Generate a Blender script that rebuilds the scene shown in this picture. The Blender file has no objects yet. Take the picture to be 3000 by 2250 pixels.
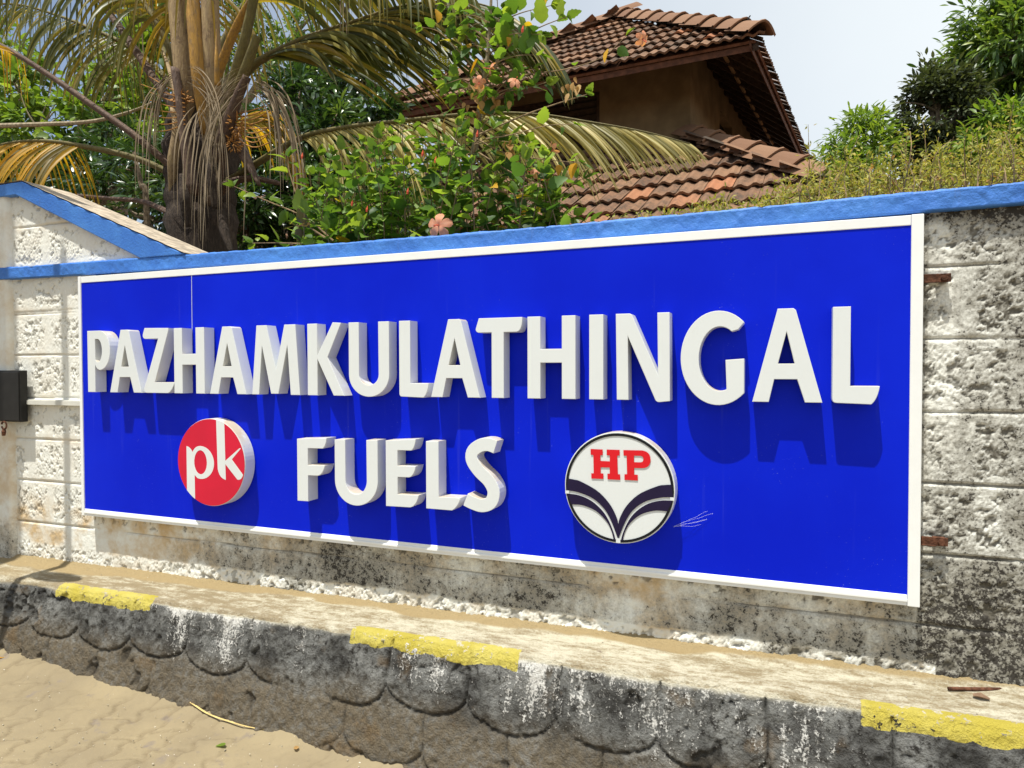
import bpy, math, random
import numpy as np
from mathutils import Matrix, Vector

random.seed(7)
RNG = np.random.default_rng(11)
SC = bpy.context.scene
COL = SC.collection
H = 1.48                       # eye height above the pavement
D = 2.4                        # eye to sign face

# ------------------------------------------------------------------ camera
CR = np.array([0.9297124, 0.3682783, -0.0024366])
CU = np.array([-0.0059986, 0.0217579, 0.9997453])
CF = np.array([-0.3682375, 0.929461, -0.0224377])
EYE = np.array([0.0, -D, H])
cam_d = bpy.data.cameras.new('camera')
cam_d.sensor_width = 36.0
cam_d.lens = 24.0
cam_d.clip_start = 0.05
cam_d.clip_end = 3000
cam = bpy.data.objects.new('camera', cam_d)
COL.objects.link(cam)
cam.matrix_world = Matrix(((CR[0], CU[0], -CF[0], EYE[0]), (CR[1], CU[1], -CF[1], EYE[1]),
                           (CR[2], CU[2], -CF[2], EYE[2]), (0, 0, 0, 1)))
SC.camera = cam

# ------------------------------------------------------------------ sky, sun, exposure
LIGHT = Vector((0.017, 0.062, -0.20)).normalized()
EL = math.asin(-LIGHT.z)
ROT = math.atan2(-LIGHT.x, -LIGHT.y)
world = bpy.data.worlds.new("World")
SC.world = world
world.use_nodes = True
wn = world.node_tree
wn.nodes.clear()
sky = wn.nodes.new('ShaderNodeTexSky')
sky.sky_type = 'NISHITA'
sky.sun_disc = False
sky.sun_elevation = EL
sky.sun_rotation = ROT % (2 * math.pi)
sky.air_density = 1.0
sky.dust_density = 0.7
sky.ozone_density = 1.2
bg = wn.nodes.new('ShaderNodeBackground')
bg.inputs["Strength"].default_value = 0.10
wo = wn.nodes.new('ShaderNodeOutputWorld')
# thin high cloud veil, thicker to the right (east) side of the sky
tc = wn.nodes.new('ShaderNodeTexCoord')
cn = wn.nodes.new('ShaderNodeTexNoise')
cn.inputs['Scale'].default_value = 1.3
cn.inputs['Detail'].default_value = 5
wn.links.new(tc.outputs['Generated'], cn.inputs['Vector'])
sx = wn.nodes.new('ShaderNodeSeparateXYZ')
wn.links.new(tc.outputs['Generated'], sx.inputs[0])
ma = wn.nodes.new('ShaderNodeMath'); ma.operation = 'MULTIPLY_ADD'
wn.links.new(sx.outputs['X'], ma.inputs[0]); ma.inputs[1].default_value = 0.75; ma.inputs[2].default_value = 0.47
mb = wn.nodes.new('ShaderNodeMath'); mb.operation = 'MULTIPLY_ADD'
wn.links.new(cn.outputs['Fac'], mb.inputs[0]); mb.inputs[1].default_value = 0.55
wn.links.new(ma.outputs[0], mb.inputs[2]); mb.use_clamp = True
cm = wn.nodes.new('ShaderNodeMix'); cm.data_type = 'RGBA'
wn.links.new(mb.outputs[0], cm.inputs[0])
wn.links.new(sky.outputs[0], cm.inputs[6])
cm.inputs[7].default_value = (7.45, 7.95, 8.2, 1)
wn.links.new(cm.outputs[2], bg.inputs['Color'])
wn.links.new(bg.outputs[0], wo.inputs['Surface'])

sun_d = bpy.data.lights.new('sun', 'SUN')
sun_d.energy = 5.0
sun_d.angle = math.radians(0.5)
sun_d.color = (1.0, 0.965, 0.87)
sun = bpy.data.objects.new('sun', sun_d)
COL.objects.link(sun)
sun.rotation_euler = LIGHT.to_track_quat('-Z', 'Y').to_euler()
sun.location = (0, -3, 9)

vs = SC.view_settings
vs.view_transform = 'Standard'
vs.look = 'None'
vs.gamma = 1
vs.use_curve_mapping = False
vs.exposure = 0.33
SC.render.engine = 'CYCLES'
SC.cycles.use_denoising = True
SC.cycles.max_bounces = 8
SC.cycles.transparent_max_bounces = 4

# ------------------------------------------------------------------ helpers
def at(px, py, Y):
    """point of the plane y = Y seen at (px, py) of the 2212-pixel-wide photo"""
    s = 3000 / 2212
    d = CF + (px * s - 1500) / 2000 * CR - (py * s - 1125) / 2000 * CU
    return EYE + d * ((Y + D) / d[1])

def tag(o, label=None, cat=None, group=None, kind=None):
    if label: o['label'] = label
    if cat: o['category'] = cat
    if group: o['group'] = group
    if kind: o['kind'] = kind
    return o

def empty(name, loc=(0, 0, 0)):
    o = bpy.data.objects.new(name, None)
    o.empty_display_size = 0.1
    o.location = loc
    COL.objects.link(o)
    return o

def link(name, me, parent=None):
    o = bpy.data.objects.new(name, me)
    COL.objects.link(o)
    if parent is not None:
        o.parent = parent
        o.matrix_parent_inverse = Matrix.Translation(-Vector(wloc(parent)))
    return o

def wloc(o):
    v = Vector(o.location)
    p = o.parent
    if p is not None:                       # parents carry only translations, cancelled by the inverse
        return tuple(v)
    return tuple(v)

def mesh(name, V, F, mat=None, attrs=None, smooth=False, normals=None):
    V = np.asarray(V, dtype=np.float32)
    me = bpy.data.meshes.new(name)
    if isinstance(F, np.ndarray):
        k = F.shape[1]
        me.vertices.add(len(V)); me.vertices.foreach_set('co', V.ravel())
        me.loops.add(F.size); me.loops.foreach_set('vertex_index', F.astype(np.int32).ravel())
        me.polygons.add(len(F))
        me.polygons.foreach_set('loop_start', np.arange(0, F.size, k, dtype=np.int32))
        me.polygons.foreach_set('loop_total', np.full(len(F), k, dtype=np.int32))
        me.update(calc_edges=True)
    else:
        me.from_pydata([tuple(map(float, v)) for v in V], [], [tuple(f) for f in F])
        me.update()
    if attrs:
        for kname, arr in attrs.items():
            a = me.attributes.new(kname, 'FLOAT', 'POINT')
            a.data.foreach_set('value', np.asarray(arr, dtype=np.float32))
    if smooth:
        me.polygons.foreach_set('use_smooth', np.ones(len(me.polygons), dtype=bool))
    if mat: me.materials.append(mat)
    if normals is not None:
        me.normals_split_custom_set_from_vertices([tuple(map(float, n)) for n in normals])
    return me

class MB:
    """collects geometry for ONE mesh object"""
    def __init__(s): s.v = []; s.f = []; s.n = 0
    def add(s, V, F):
        s.v.extend([tuple(map(float, p)) for p in V]); s.f.extend([tuple(int(i) + s.n for i in f) for f in F]); s.n = len(s.v)
    def box(s, a, b):
        (x0, y0, z0), (x1, y1, z1) = a, b
        s.add([(x0,y0,z0),(x1,y0,z0),(x1,y1,z0),(x0,y1,z0),(x0,y0,z1),(x1,y0,z1),(x1,y1,z1),(x0,y1,z1)],
              [(0,3,2,1),(4,5,6,7),(0,1,5,4),(1,2,6,5),(2,3,7,6),(3,0,4,7)])
    def obox(s, o, ax, ay, az):
        o = np.array(o, float); ax, ay, az = (np.array(q, float) for q in (ax, ay, az))
        s.add([o, o+ax, o+ax+ay, o+ay, o+az, o+ax+az, o+ax+ay+az, o+ay+az],
              [(0,3,2,1),(4,5,6,7),(0,1,5,4),(1,2,6,5),(2,3,7,6),(3,0,4,7)])
    def tube(s, pts, rad, n=8, flat=1.0):
        V, F = tube(pts, rad, n, flat); s.add(V, F)
    def prism(s, poly, y0, y1):
        n = len(poly)
        V = [(x, y0, z) for x, z in poly] + [(x, y1, z) for x, z in poly]
        F = [tuple(range(n))[::1], tuple(range(2*n-1, n-1, -1))] + [(i, i+n, (i+1) % n + n, (i+1) % n) for i in range(n)]
        s.add(V, F)
    def build(s, name, mat, parent=None, smooth=False, bevel=0):
        me = mesh(name, s.v, s.f, mat, smooth=smooth)
        o = link(name, me, parent)
        if bevel:
            m = o.modifiers.new('bevel', 'BEVEL'); m.width = bevel; m.segments = 2; m.limit_method = 'ANGLE'
        return o

def tube(pts, rad, n=8, flat=1.0):
    P = np.asarray(pts, float); m = len(P)
    R_ = np.full(m, rad) if np.isscalar(rad) else np.asarray(rad, float)
    T = np.gradient(P, axis=0); T /= np.linalg.norm(T, axis=1)[:, None] + 1e-9
    ref = np.array([0, 0, 1.0]) if abs(T[0, 2]) < .9 else np.array([1.0, 0, 0])
    V = []
    s_ = np.cross(T[0], ref); s_ /= np.linalg.norm(s_)
    for i in range(m):
        s_ = s_ - T[i] * (s_ @ T[i]); s_ /= np.linalg.norm(s_) + 1e-9
        u_ = np.cross(s_, T[i])
        for k in range(n):
            a = 2 * math.pi * k / n
            V.append(P[i] + R_[i] * (math.cos(a) * s_ + flat * math.sin(a) * u_))
    F = []
    for i in range(m - 1):
        for k in range(n):
            F.append((i*n+k, i*n+(k+1) % n, (i+1)*n+(k+1) % n, (i+1)*n+k))
    F.append(tuple(range(n-1, -1, -1))); F.append(tuple(range((m-1)*n, m*n)))
    return np.array(V), F

def spline(pts, n):
    P = np.asarray(pts, float)
    Q = np.vstack([2*P[0]-P[1], P, 2*P[-1]-P[-2]])
    out = []
    m = len(P) - 1
    for t in np.linspace(0, m - 1e-6, n):
        i = int(t); f = t - i
        a, b, c, d = Q[i], Q[i+1], Q[i+2], Q[i+3]
        out.append(.5*((2*b)+(-a+c)*f+(2*a-5*b+4*c-d)*f*f+(-a+3*b-3*c+d)*f**3))
    return np.array(out)

def unit(v):
    v = np.asarray(v, float); return v / (np.linalg.norm(v) + 1e-12)

# ---- numpy noise
TAB = RNG.random((256, 256))
TAB2 = RNG.random((256, 256))
def vnoise(x, y, t=TAB):
    xi = np.floor(x).astype(int); yi = np.floor(y).astype(int)
    fx = x - xi; fy = y - yi
    fx = fx*fx*(3-2*fx); fy = fy*fy*(3-2*fy)
    g = lambda a, b: t[a % 256, b % 256]
    return (g(xi, yi)*(1-fx)+g(xi+1, yi)*fx)*(1-fy)+(g(xi, yi+1)*(1-fx)+g(xi+1, yi+1)*fx)*fy
def fbm(x, y, o=4, t=TAB):
    s = 0; a = .5; tot = 0
    for k in range(o):
        s = s + a*vnoise(x*2**k+17*k, y*2**k+31*k, t); tot += a; a *= .5
    return s/tot
def worley(x, y):
    xi = np.floor(x).astype(int); yi = np.floor(y).astype(int)
    best = np.full(x.shape, 9.0)
    for dx in (-1, 0, 1):
        for dy in (-1, 0, 1):
            a, b = xi+dx, yi+dy
            px = a+TAB[a % 256, b % 256]; py = b+TAB2[a % 256, b % 256]
            best = np.minimum(best, np.hypot(x-px, y-py))
    return best
def sstep(a, b, x):
    t = np.clip((x-a)/(b-a), 0, 1); return t*t*(3-2*t)

def split_sheet(P, ids, names, mat, parent, attrs=None, flip=False, keep=None):
    """one displaced grid cut into piece objects that share edges; names: id -> (name, label)"""
    nu, nv = P.shape[:2]
    du = np.gradient(P, axis=0); dv = np.gradient(P, axis=1)
    N = np.cross(du, dv); N /= np.linalg.norm(N, axis=2)[..., None] + 1e-12
    if flip: N = -N
    idx = np.arange(nu*nv).reshape(nu, nv)
    q = np.stack([idx[:-1, :-1], idx[1:, :-1], idx[1:, 1:], idx[:-1, 1:]], -1).reshape(-1, 4)
    if flip: q = q[:, ::-1]
    fid = ids[:-1, :-1].reshape(-1)
    if keep is not None:
        kf = keep[:-1, :-1].reshape(-1); q = q[kf]; fid = fid[kf]
    Pf = P.reshape(-1, 3); Nf = N.reshape(-1, 3)
    res = []
    for i in np.unique(fid):
        qq = q[fid == i]
        if len(qq) < 12: continue
        u, inv = np.unique(qq, return_inverse=True)
        nm = names(int(i))
        me = mesh(nm, Pf[u], inv.reshape(-1, 4), mat, {k: a.reshape(-1)[u] for k, a in (attrs or {}).items()},
                  smooth=True, normals=Nf[u])
        res.append(link(nm, me, parent))
    return res

# ---- materials
class Mat:
    def __init__(s, name):
        s.m = bpy.data.materials.new(name); s.m.use_nodes = True
        s.t = s.m.node_tree; s.t.nodes.clear()
    def node(s, typ, ins=None, **at_):
        n = s.t.nodes.new(typ)
        for k, v in at_.items(): setattr(n, k, v)
        for k, v in (ins or {}).items():
            if isinstance(v, bpy.types.NodeSocket): s.t.links.new(v, n.inputs[k])
            else: n.inputs[k].default_value = v
        return n
    def pos(s): return s.node('ShaderNodeNewGeometry').outputs['Position']
    def obj(s): return s.node('ShaderNodeTexCoord').outputs['Object']
    def normal_z(s):
        return s.node('ShaderNodeSeparateXYZ', {0: s.node('ShaderNodeNewGeometry').outputs['Normal']}).outputs[2]
    def attr(s, n): return s.node('ShaderNodeAttribute', attribute_name=n).outputs['Fac']
    def rand(s): return s.node('ShaderNodeObjectInfo').outputs['Random']
    def scale(s, vec, sc): return s.node('ShaderNodeVectorMath', {0: vec, 1: sc}, operation='MULTIPLY').outputs[0]
    def noise(s, scale, detail=4, rough=.55, vec=None, dist=0):
        return s.node('ShaderNodeTexNoise', {'Vector': vec or s.pos(), 'Scale': scale, 'Detail': detail, 'Roughness': rough, 'Distortion': dist}).outputs['Fac']
    def voro(s, scale, vec=None, feature='F1'):
        return s.node('ShaderNodeTexVoronoi', {'Vector': vec or s.pos(), 'Scale': scale}, feature=feature).outputs['Distance']
    def math(s, op, a, b=0.0, c=0.0, clamp=False):
        return s.node('ShaderNodeMath', {0: a, 1: b, 2: c}, operation=op, use_clamp=clamp).outputs[0]
    def step(s, x, lo, hi):
        return s.node('ShaderNodeMapRange', {'Value': x, 'From Min': lo, 'From Max': hi, 'To Min': 0.0, 'To Max': 1.0}, clamp=True, interpolation_type='SMOOTHSTEP').outputs[0]
    def ramp(s, f, stops):
        n = s.node('ShaderNodeValToRGB', {0: f})
        e = n.color_ramp.elements
        while len(e) < len(stops): e.new(.5)
        for el, (p, c) in zip(e, stops): el.position = p; el.color = (*c, 1)
        return n.outputs[0]
    def mix(s, f, a, b):
        c = lambda q: q if isinstance(q, bpy.types.NodeSocket) else (*q, 1)
        return s.node('ShaderNodeMix', {0: f, 6: c(a), 7: c(b)}, data_type='RGBA').outputs[2]
    def bump(s, h, strength=.5, dist=.01, normal=None):
        ins = {'Height': h, 'Strength': strength, 'Distance': dist}
        if normal: ins['Normal'] = normal
        return s.node('ShaderNodeBump', ins).outputs[0]
    def out(s, base, rough=.6, spec=.5, normal=None, transl=None, metal=0.0, coat=0.0):
        ins = {'Base Color': base if isinstance(base, bpy.types.NodeSocket) else (*base, 1), 'Roughness': rough, 'Specular IOR Level': spec, 'Metallic': metal, 'Coat Weight': coat}
        if normal: ins['Normal'] = normal
        p = s.node('ShaderNodeBsdfPrincipled', ins).outputs[0]
        if transl:
            f, c = transl
            t = s.node('ShaderNodeBsdfTranslucent', {'Color': c if isinstance(c, bpy.types.NodeSocket) else (*c, 1)}).outputs[0]
            p = s.node('ShaderNodeMixShader', {0: f, 1: p, 2: t}).outputs[0]
        s.node('ShaderNodeOutputMaterial', {0: p})
        return s.m

def plain(name, col, rough=.6, spec=.5, var=.12, scale=14, metal=0.0, bump=0.0):
    m = Mat(name)
    n = m.noise(scale, 5)
    c = m.mix(m.step(n, .3, .75), tuple(q*(1-var) for q in col), tuple(min(1, q*(1+var)) for q in col))
    return m.out(c, rough, spec, m.bump(n, bump, .01) if bump else None, metal=metal)

# ------------------------------------------------------------------ surface materials
def mat_wall():
    m = Mat('whitewashed_block')
    mould = m.attr('mould'); cav = m.attr('cav'); warm = m.attr('warm')
    n1 = m.noise(7, 6, .65); n2 = m.noise(45, 5, .7); n3 = m.noise(160, 3, .6)
    n4 = m.noise(9, 5, .7, m.scale(m.pos(), (1, 1, .22)))
    base = m.mix(n2, (.70, .70, .645), (.80, .80, .745))
    base = m.mix(m.math('MULTIPLY', warm, m.step(n1, .35, .7)), base, (.55, .40, .22))
    f = m.math('ADD', m.math('MULTIPLY', n1, .45), m.math('MULTIPLY', n4, .35))
    f = m.math('ADD', f, m.math('MULTIPLY', n2, .40))
    f = m.math('ADD', f, mould)
    grey = m.step(m.math('ADD', f, m.math('MULTIPLY', n3, .3)), 1.02, 1.42)
    base = m.mix(grey, base, m.mix(n2, (.30, .285, .24), (.20, .19, .165)))
    black = m.step(m.math('ADD', m.math('MULTIPLY', f, .72), m.math('MULTIPLY', m.math('ADD', n3, n2), .62)), 1.50, 1.62)
    base = m.mix(black, base, (.045, .04, .034))
    pit = m.math('MULTIPLY', m.step(cav, .35, 1.0), m.math('ADD', .40, m.math('MULTIPLY', mould, .9), clamp=True))
    base = m.mix(pit, base, (.11, .10, .08))
    return m.out(base, .9, .2, m.bump(n3, .35, .004))
def mat_coping():
    m = Mat('blue_coping_paint')
    n1 = m.noise(5, 6, .65); n2 = m.noise(70, 5, .7)
    n4 = m.noise(14, 5, .65, m.scale(m.pos(), (1, 1, .12)))
    c = m.mix(m.step(n1, .3, .7), (.035, .145, .50), (.06, .21, .60))
    chip = m.attr('edge')
    c = m.mix(m.step(m.math('ADD', m.math('MULTIPLY', n2, .8), chip), 1.02, 1.12), c, (.34, .45, .56))
    c = m.mix(m.math('MULTIPLY', m.step(n4, .62, .76), .45), c, (.13, .13, .13))
    c = m.mix(m.step(m.noise(30, 4, .6, m.scale(m.pos(), (1, 1, .5))), .74, .80), c, (.45, .55, .66))
    return m.out(c, .55, .4, m.bump(m.noise(95, 4, .65), .55, .006))
def mat_ledge():
    m = Mat('kerb_cement')
    face = m.attr('face'); yel = m.attr('yel'); dust = m.attr('dust'); low = m.attr('low'); white = m.attr('white'); groove = m.attr('groove')
    p = m.pos()
    n1 = m.noise(5, 6, .65); n2 = m.noise(38, 6, .72); n3 = m.noise(130, 4, .6)
    st = m.noise(13, 6, .7, m.scale(p, (1, .3, .16)))
    flak = m.noise(26, 7, .75, m.scale(p, (.28, 1, 1)))
    # top: whitewash worn through to grey cement, dust against the wall
    top = m.mix(m.step(m.math('ADD', m.math('MULTIPLY', m.math('ADD', flak, m.math('MULTIPLY', m.math('ADD', n2, n3), .30)), .62), white), .46, .64), (.27, .215, .13), (.56, .52, .405))
    top = m.mix(m.step(m.noise(11, 6, .7), .64, .72), top, (.19, .145, .10))
    top = m.mix(m.math('MULTIPLY', m.step(n3, .60, .72), .5), top, (.16, .12, .085))
    top = m.mix(m.step(m.math('ADD', dust, m.math('MULTIPLY', n1, .35)), .55, .85), top, m.mix(n2, (.30, .225, .115), (.36, .275, .15)))
    # face: black algae on grey cement, brown soil splash below, flaking lime streaks
    fc = m.mix(m.step(n1, .35, .62), (.042, .041, .039), (.20, .20, .19))
    fc = m.mix(m.step(n2, .46, .66), fc, (.022, .020, .018))
    fc = m.mix(m.math('MULTIPLY', low, m.step(n2, .18, .6)), fc, m.mix(n3, (.085, .070, .048), (.185, .150, .105)))
    fc = m.mix(m.math('MULTIPLY', m.step(m.noise(6, 4, .6), .58, .7), .38), fc, (.17, .10, .035))
    fc = m.mix(m.math('MULTIPLY', groove, .7), fc, (.02, .018, .016))
    lime = m.math('ADD', m.math('MULTIPLY', st, .75), m.math('MULTIPLY', n2, .45))
    lime = m.math('ADD', lime, m.math('MULTIPLY', white, .62))
    lime = m.math('ADD', lime, m.math('MULTIPLY', m.math('SUBTRACT', n3, .5), .55))
    fc = m.mix(m.math('MULTIPLY', m.step(lime, .77, .90), .9), fc, m.mix(n2, (.52, .50, .46), (.72, .71, .68)))
    c = m.mix(face, top, fc)
    y = m.math('SUBTRACT', yel, m.math('MULTIPLY', m.step(n2, .5, .66), .72))
    y = m.step(y, .34, .40)
    c = m.mix(y, c, m.mix(m.step(n1, .35, .65), (.42, .345, .055), (.50, .43, .11)))
    c = m.mix(m.math('MULTIPLY', y, m.step(n3, .63, .72)), c, (.33, .26, .05))
    h = m.math('ADD', m.math('MULTIPLY', n2, .7), m.math('MULTIPLY', n3, .4))
    return m.out(c, .92, .2, m.bump(h, 1.0, .018))
def mat_paver():
    m = Mat('dusty_paving')
    n1 = m.noise(2.5, 5, .6); n2 = m.noise(30, 6, .7); g = m.attr('groove')
    c = m.mix(m.step(n1, .3, .7), (.225, .182, .115), (.275, .222, .135))
    c = m.mix(m.step(n2, .55, .8), c, (.20, .165, .11))
    c = m.mix(m.step(m.noise(9, 5, .6), .60, .72), c, (.20, .165, .13))
    c = m.mix(m.math('MULTIPLY', g, .42), c, (.14, .105, .065))
    c = m.mix(m.step(m.noise(75, 3, .5), .73, .77), c, (.62, .56, .48))
    return m.out(c, .92, .15, m.bump(m.noise(60, 5, .65), .35, .006))
def mat_tile():
    m = Mat('clay_tile')
    r = m.rand(); o = m.pos()
    n1 = m.noise(4, 5, .65); n2 = m.noise(30, 5, .7); age = m.attr('age')
    c = m.ramp(r, [(0, (.175, .092, .055)), (.4, (.205, .112, .066)), (.8, (.235, .132, .078)), (.92, (.25, .142, .082)), (.96, (.36, .15, .075)), (1, (.40, .16, .075))])
    f = m.math('ADD', m.math('ADD', m.math('MULTIPLY', n1, .6), m.math('MULTIPLY', n2, .5)), m.math('MULTIPLY', r, -.10))
    f = m.math('ADD', f, age)
    c = m.mix(m.step(f, .44, .74), c, m.mix(n2, (.035, .028, .024), (.085, .066, .05)))
    c = m.mix(m.step(m.noise(55, 3, .5), .70, .76), c, (.30, .29, .25))
    return m.out(c, .85, .25, m.bump(n2, .4, .01))
WALL = mat_wall(); COPING = mat_coping(); LEDGE = mat_ledge(); PAVER = mat_paver(); TILE = mat_tile()
CEMENT = plain('bare_cement', (.40, .335, .26), .95, .15, .35, 22, bump=.5)
SOIL = plain('soil', (.16, .105, .065), .95, .1, .4, 6, bump=.4)

# ------------------------------------------------------------------ ground and paving
def zg(x): return H - (1.395 + .035*np.clip(np.asarray(x, float)+3.5, -3, 5.5))      # paving falls gently to the right
gm = MB()
gx = [-1500, -60, -6.5, 2.0, 60, 1500]; gy = [-1500, -60, -.22, 40, 200, 1500]
V = [(x, y, float(zg(x))-.06) for y in gy for x in gx]
F = [(j*6+i, j*6+i+1, (j+1)*6+i+1, (j+1)*6+i) for j in range(5) for i in range(5)]
gm.add(V, F)
tag(gm.build('ground', SOIL), kind='structure')

pave = tag(empty('pavement', (-1.5, -1.2, float(zg(-1.5)))), kind='structure')
xs = np.arange(-5.2, .9, .0105); ys = np.arange(-2.3, -.20, .0105)
X, Y = np.meshgrid(xs, ys, indexing='ij')
PW, PL = .125, .235                                                     # wavy interlocking blocks
def wav(t): return .013*np.clip(np.sin(2*np.pi*t/(PL/2))*1.6, -1, 1)
ang = .12
Xr = X*math.cos(ang)+Y*math.sin(ang); Yr = -X*math.sin(ang)+Y*math.cos(ang)
Xr = Xr + .05*(fbm(X*3, Y*3)-.5)+.02*(fbm(X*14, Y*14, 2)-.5); Yr = Yr+.05*(fbm(X*3+9, Y*3)-.5)+.02*(fbm(X*14+5, Y*14, 2)-.5)
c0 = np.floor((Xr-wav(Yr))/PW)
uu = (Xr-wav(Yr))/PW-c0
yo = Yr+(c0 % 2)*PL/2+.018*np.sin(np.pi*2*uu)
r0 = np.floor(yo/PL); vv = yo/PL-r0
dist = np.minimum(np.minimum(uu, 1-uu)*PW, np.minimum(vv, 1-vv)*PL)
dust = fbm(X*2.2+3, Y*2.2)                                             # dust fills many joints
gr = (1-sstep(.002, .010, dist))*(.22+.78*sstep(.40, .58, dust))
dep = -gr*.0090 + .015*(fbm(X*4.5, Y*4.5, 3)-.5) + .0045*(fbm(X*22, Y*22, 3)-.5)
tilt = TAB[(c0.astype(int)) % 256, (r0.astype(int)) % 256]
dep = dep+(tilt-.5)*.006+(uu-.5)*(tilt-.5)*.006
bank = sstep(-.34, -.22, Y)*(.012+.03*fbm(X*7, Y*7, 3))                # swept dirt against the kerb
P3 = np.stack([X, Y, zg(X)+dep+bank], -1)
ids = ((c0-c0.min())*1000+(r0-r0.min())).astype(int)
near = (Y > -1.25) & (X > -4.0) & (X < -.6)                            # the part the photo shows gets single pavers
ids = np.where(near, ids, -1)
# keep at most 300 single pavers, nearest to the camera first
u, cnt = np.unique(ids[ids >= 0], return_counts=True)
full = u[np.argsort(-cnt)][:298]
ids = np.where(np.isin(ids, full), ids, -1)
for o in split_sheet(P3, ids, lambda i: 'paving' if i < 0 else 'paver', PAVER, pave, {'groove': gr}):
    if o.name.startswith('paving'): o['kind'] = 'stuff'
# plain continuation of the pavement behind and beside the photographer
pm = MB()
for (xa, xb, ya, yb) in ((-14, 9, -9, -2.3), (-14, -5.2, -2.3, -.2), (.88, 9, -2.3, -.2)):
    n = 12
    xx = np.linspace(xa, xb, n)
    V = [(x, y, float(zg(x))-.004) for y in (ya, yb) for x in xx]
    pm.add(V, [(i, i+1, n+i+1, n+i) for i in range(n-1)])
tag(pm.build('road', PAVER), kind='structure')

# ------------------------------------------------------------------ kerb ledge with moulded scallops
ledge = tag(empty('kerb_ledge', (-1.5, -.1, 0)), 'stained cement kerb ledge with yellow painted edge and moulded scallops', 'kerb')
def zedge(x): return H-1.041+.0125*(x+3.3)
def zfoot(x): return H-1.020+.011*(x+3.3)                               # line where ledge meets the wall
xs = np.arange(-5.0, 1.35, .0075)
top = np.linspace(0, 1, 30)[:-1]; lip = np.linspace(0, 1, 7)[:-1]; fce = np.linspace(0, 1, 66)
YF, RL = -.165, .022
rows = []
Xa = xs[:, None]
wob = .012*(fbm(xs*3.1, xs*0+4, 3)-.5)+.010*(fbm(xs*17, xs*0+8, 3)-.5)
ze, zf = zedge(xs), zfoot(xs)
yf = YF+wob
Pt, kind_, sc_ = [], [], []
for t in top:
    y = .075+(yf+RL-.075)*t
    Pt.append(np.stack([xs, y, zf+(ze-zf)*t], -1)); kind_.append(0); sc_.append(0)
for t in lip:
    a = t*math.pi/2
    Pt.append(np.stack([xs, yf+RL-RL*math.sin(a), ze-RL+RL*math.cos(a)], -1)); kind_.append(1); sc_.append(0)
FH = .54
for t in fce:
    z = ze-RL-t*FH
    Pt.append(np.stack([xs, yf-.105*(t*FH)/.42, z], -1)); kind_.append(2); sc_.append(t)
P3 = np.stack(Pt, 1)
K = np.broadcast_to(np.array(kind_)[None, :], P3.shape[:2])
Xg, Yg, Zg = P3[..., 0], P3[..., 1], P3[..., 2]
zr = Zg-H                                                              # heights relative to the eye
SP, X0 = .337, -3.405
jx = Xg+.012*(fbm(Xg*5, zr*5, 2)-.5)*2; jz = zr+.012*(fbm(Xg*5+7, zr*5, 2)-.5)*2
def cell(off, zc, depth):
    k = np.floor((jx-X0-off)/SP)
    u = ((jx-X0-off)/SP-k)*2-1
    jit = (TAB[(k.astype(int)+40) % 256, int(abs(zc*100)) % 256]-.5)*.03
    arc = zc+jit-depth*np.sqrt(np.clip(1-u*u, 0, 1))
    slope = depth*np.abs(u)/np.sqrt(np.clip(1-u*u, .04, 1))/(SP/2)
    return k, u, arc, np.abs(jz-arc)/np.sqrt(1+slope**2), (1-np.abs(u))*SP/2
k1, u1, a1, d1, b1 = cell(0, -1.190, .080)
k2, u2, a2, d2, b2 = cell(SP/2, -1.375, .085)
k3, u3, a3, d3, b3 = cell(0, -1.56, .085)
r1 = jz > a1; r2 = (~r1) & (jz > a2)
rid = np.where(r1, 1000+k1, np.where(r2, 2000+k2, 3000+k3)).astype(int)
dist = np.where(r1, np.minimum(d1, b1), np.where(r2, np.minimum(np.minimum(d1, d2), b2), np.minimum(d2, b3)))
dsd = np.where(r1, d1, np.where(r2, d2, .1))
face = (K == 2).astype(float)
gap = fbm(Xg*3+5, zr*3, 3)                                             # grooves are filled or worn away in places
worn = sstep(.28, .38, gap)*(1-.85*np.exp(-((Xg+1.75)/.16)**2))
gro = (1-sstep(.001, .009, np.minimum(dsd, dist*1.0+.0022)))*worn*face*np.where(r1, 1, .6)
bul = .005*(1-np.exp(-dist/.022))+np.where(r1, .005, np.where(r2, .0015, 0))
rough = .009*(fbm(Xg*9, zr*9, 4)-.5)+.0085*(fbm(Xg*34, zr*34, 4)-.5)+.006*(fbm(Xg*90, zr*90, 2)-.5)
crack = np.abs(fbm(Xg*3.3+2, zr*7, 4)-.5)
crk = (1-sstep(.004, .011, crack))*sstep(.50, .60, fbm(Xg*1.7+1, zr*2, 2))*sstep(-.17, -.05, zr-(ze[:, None]-H))
pock = sstep(.70, .80, fbm(Xg*11+3, zr*11+9, 3))
out = face*(bul*worn-gro*.015+rough*1.5-crk*.014-pock*.014)+(1-face)*0
lipz = (K == 1)*(rough*1.0)
tx = (K == 0)*(.006*(fbm(Xg*6, Yg*14, 4)-.5)+.003*(fbm(Xg*30, Yg*60, 3)-.5))
tx = tx+(K == 0)*.022*sstep(.02, .075, Yg+.012*(fbm(Xg*9, Yg*9)-.5))  # dirt fillet against the wall
ramp_ = np.clip((np.arange(P3.shape[1])-len(top))/8.0, 0, 1)[None, :]
P3 = P3.copy()
P3[..., 1] -= out*ramp_+lipz
P3[..., 2] += tx-lipz*.6
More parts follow.
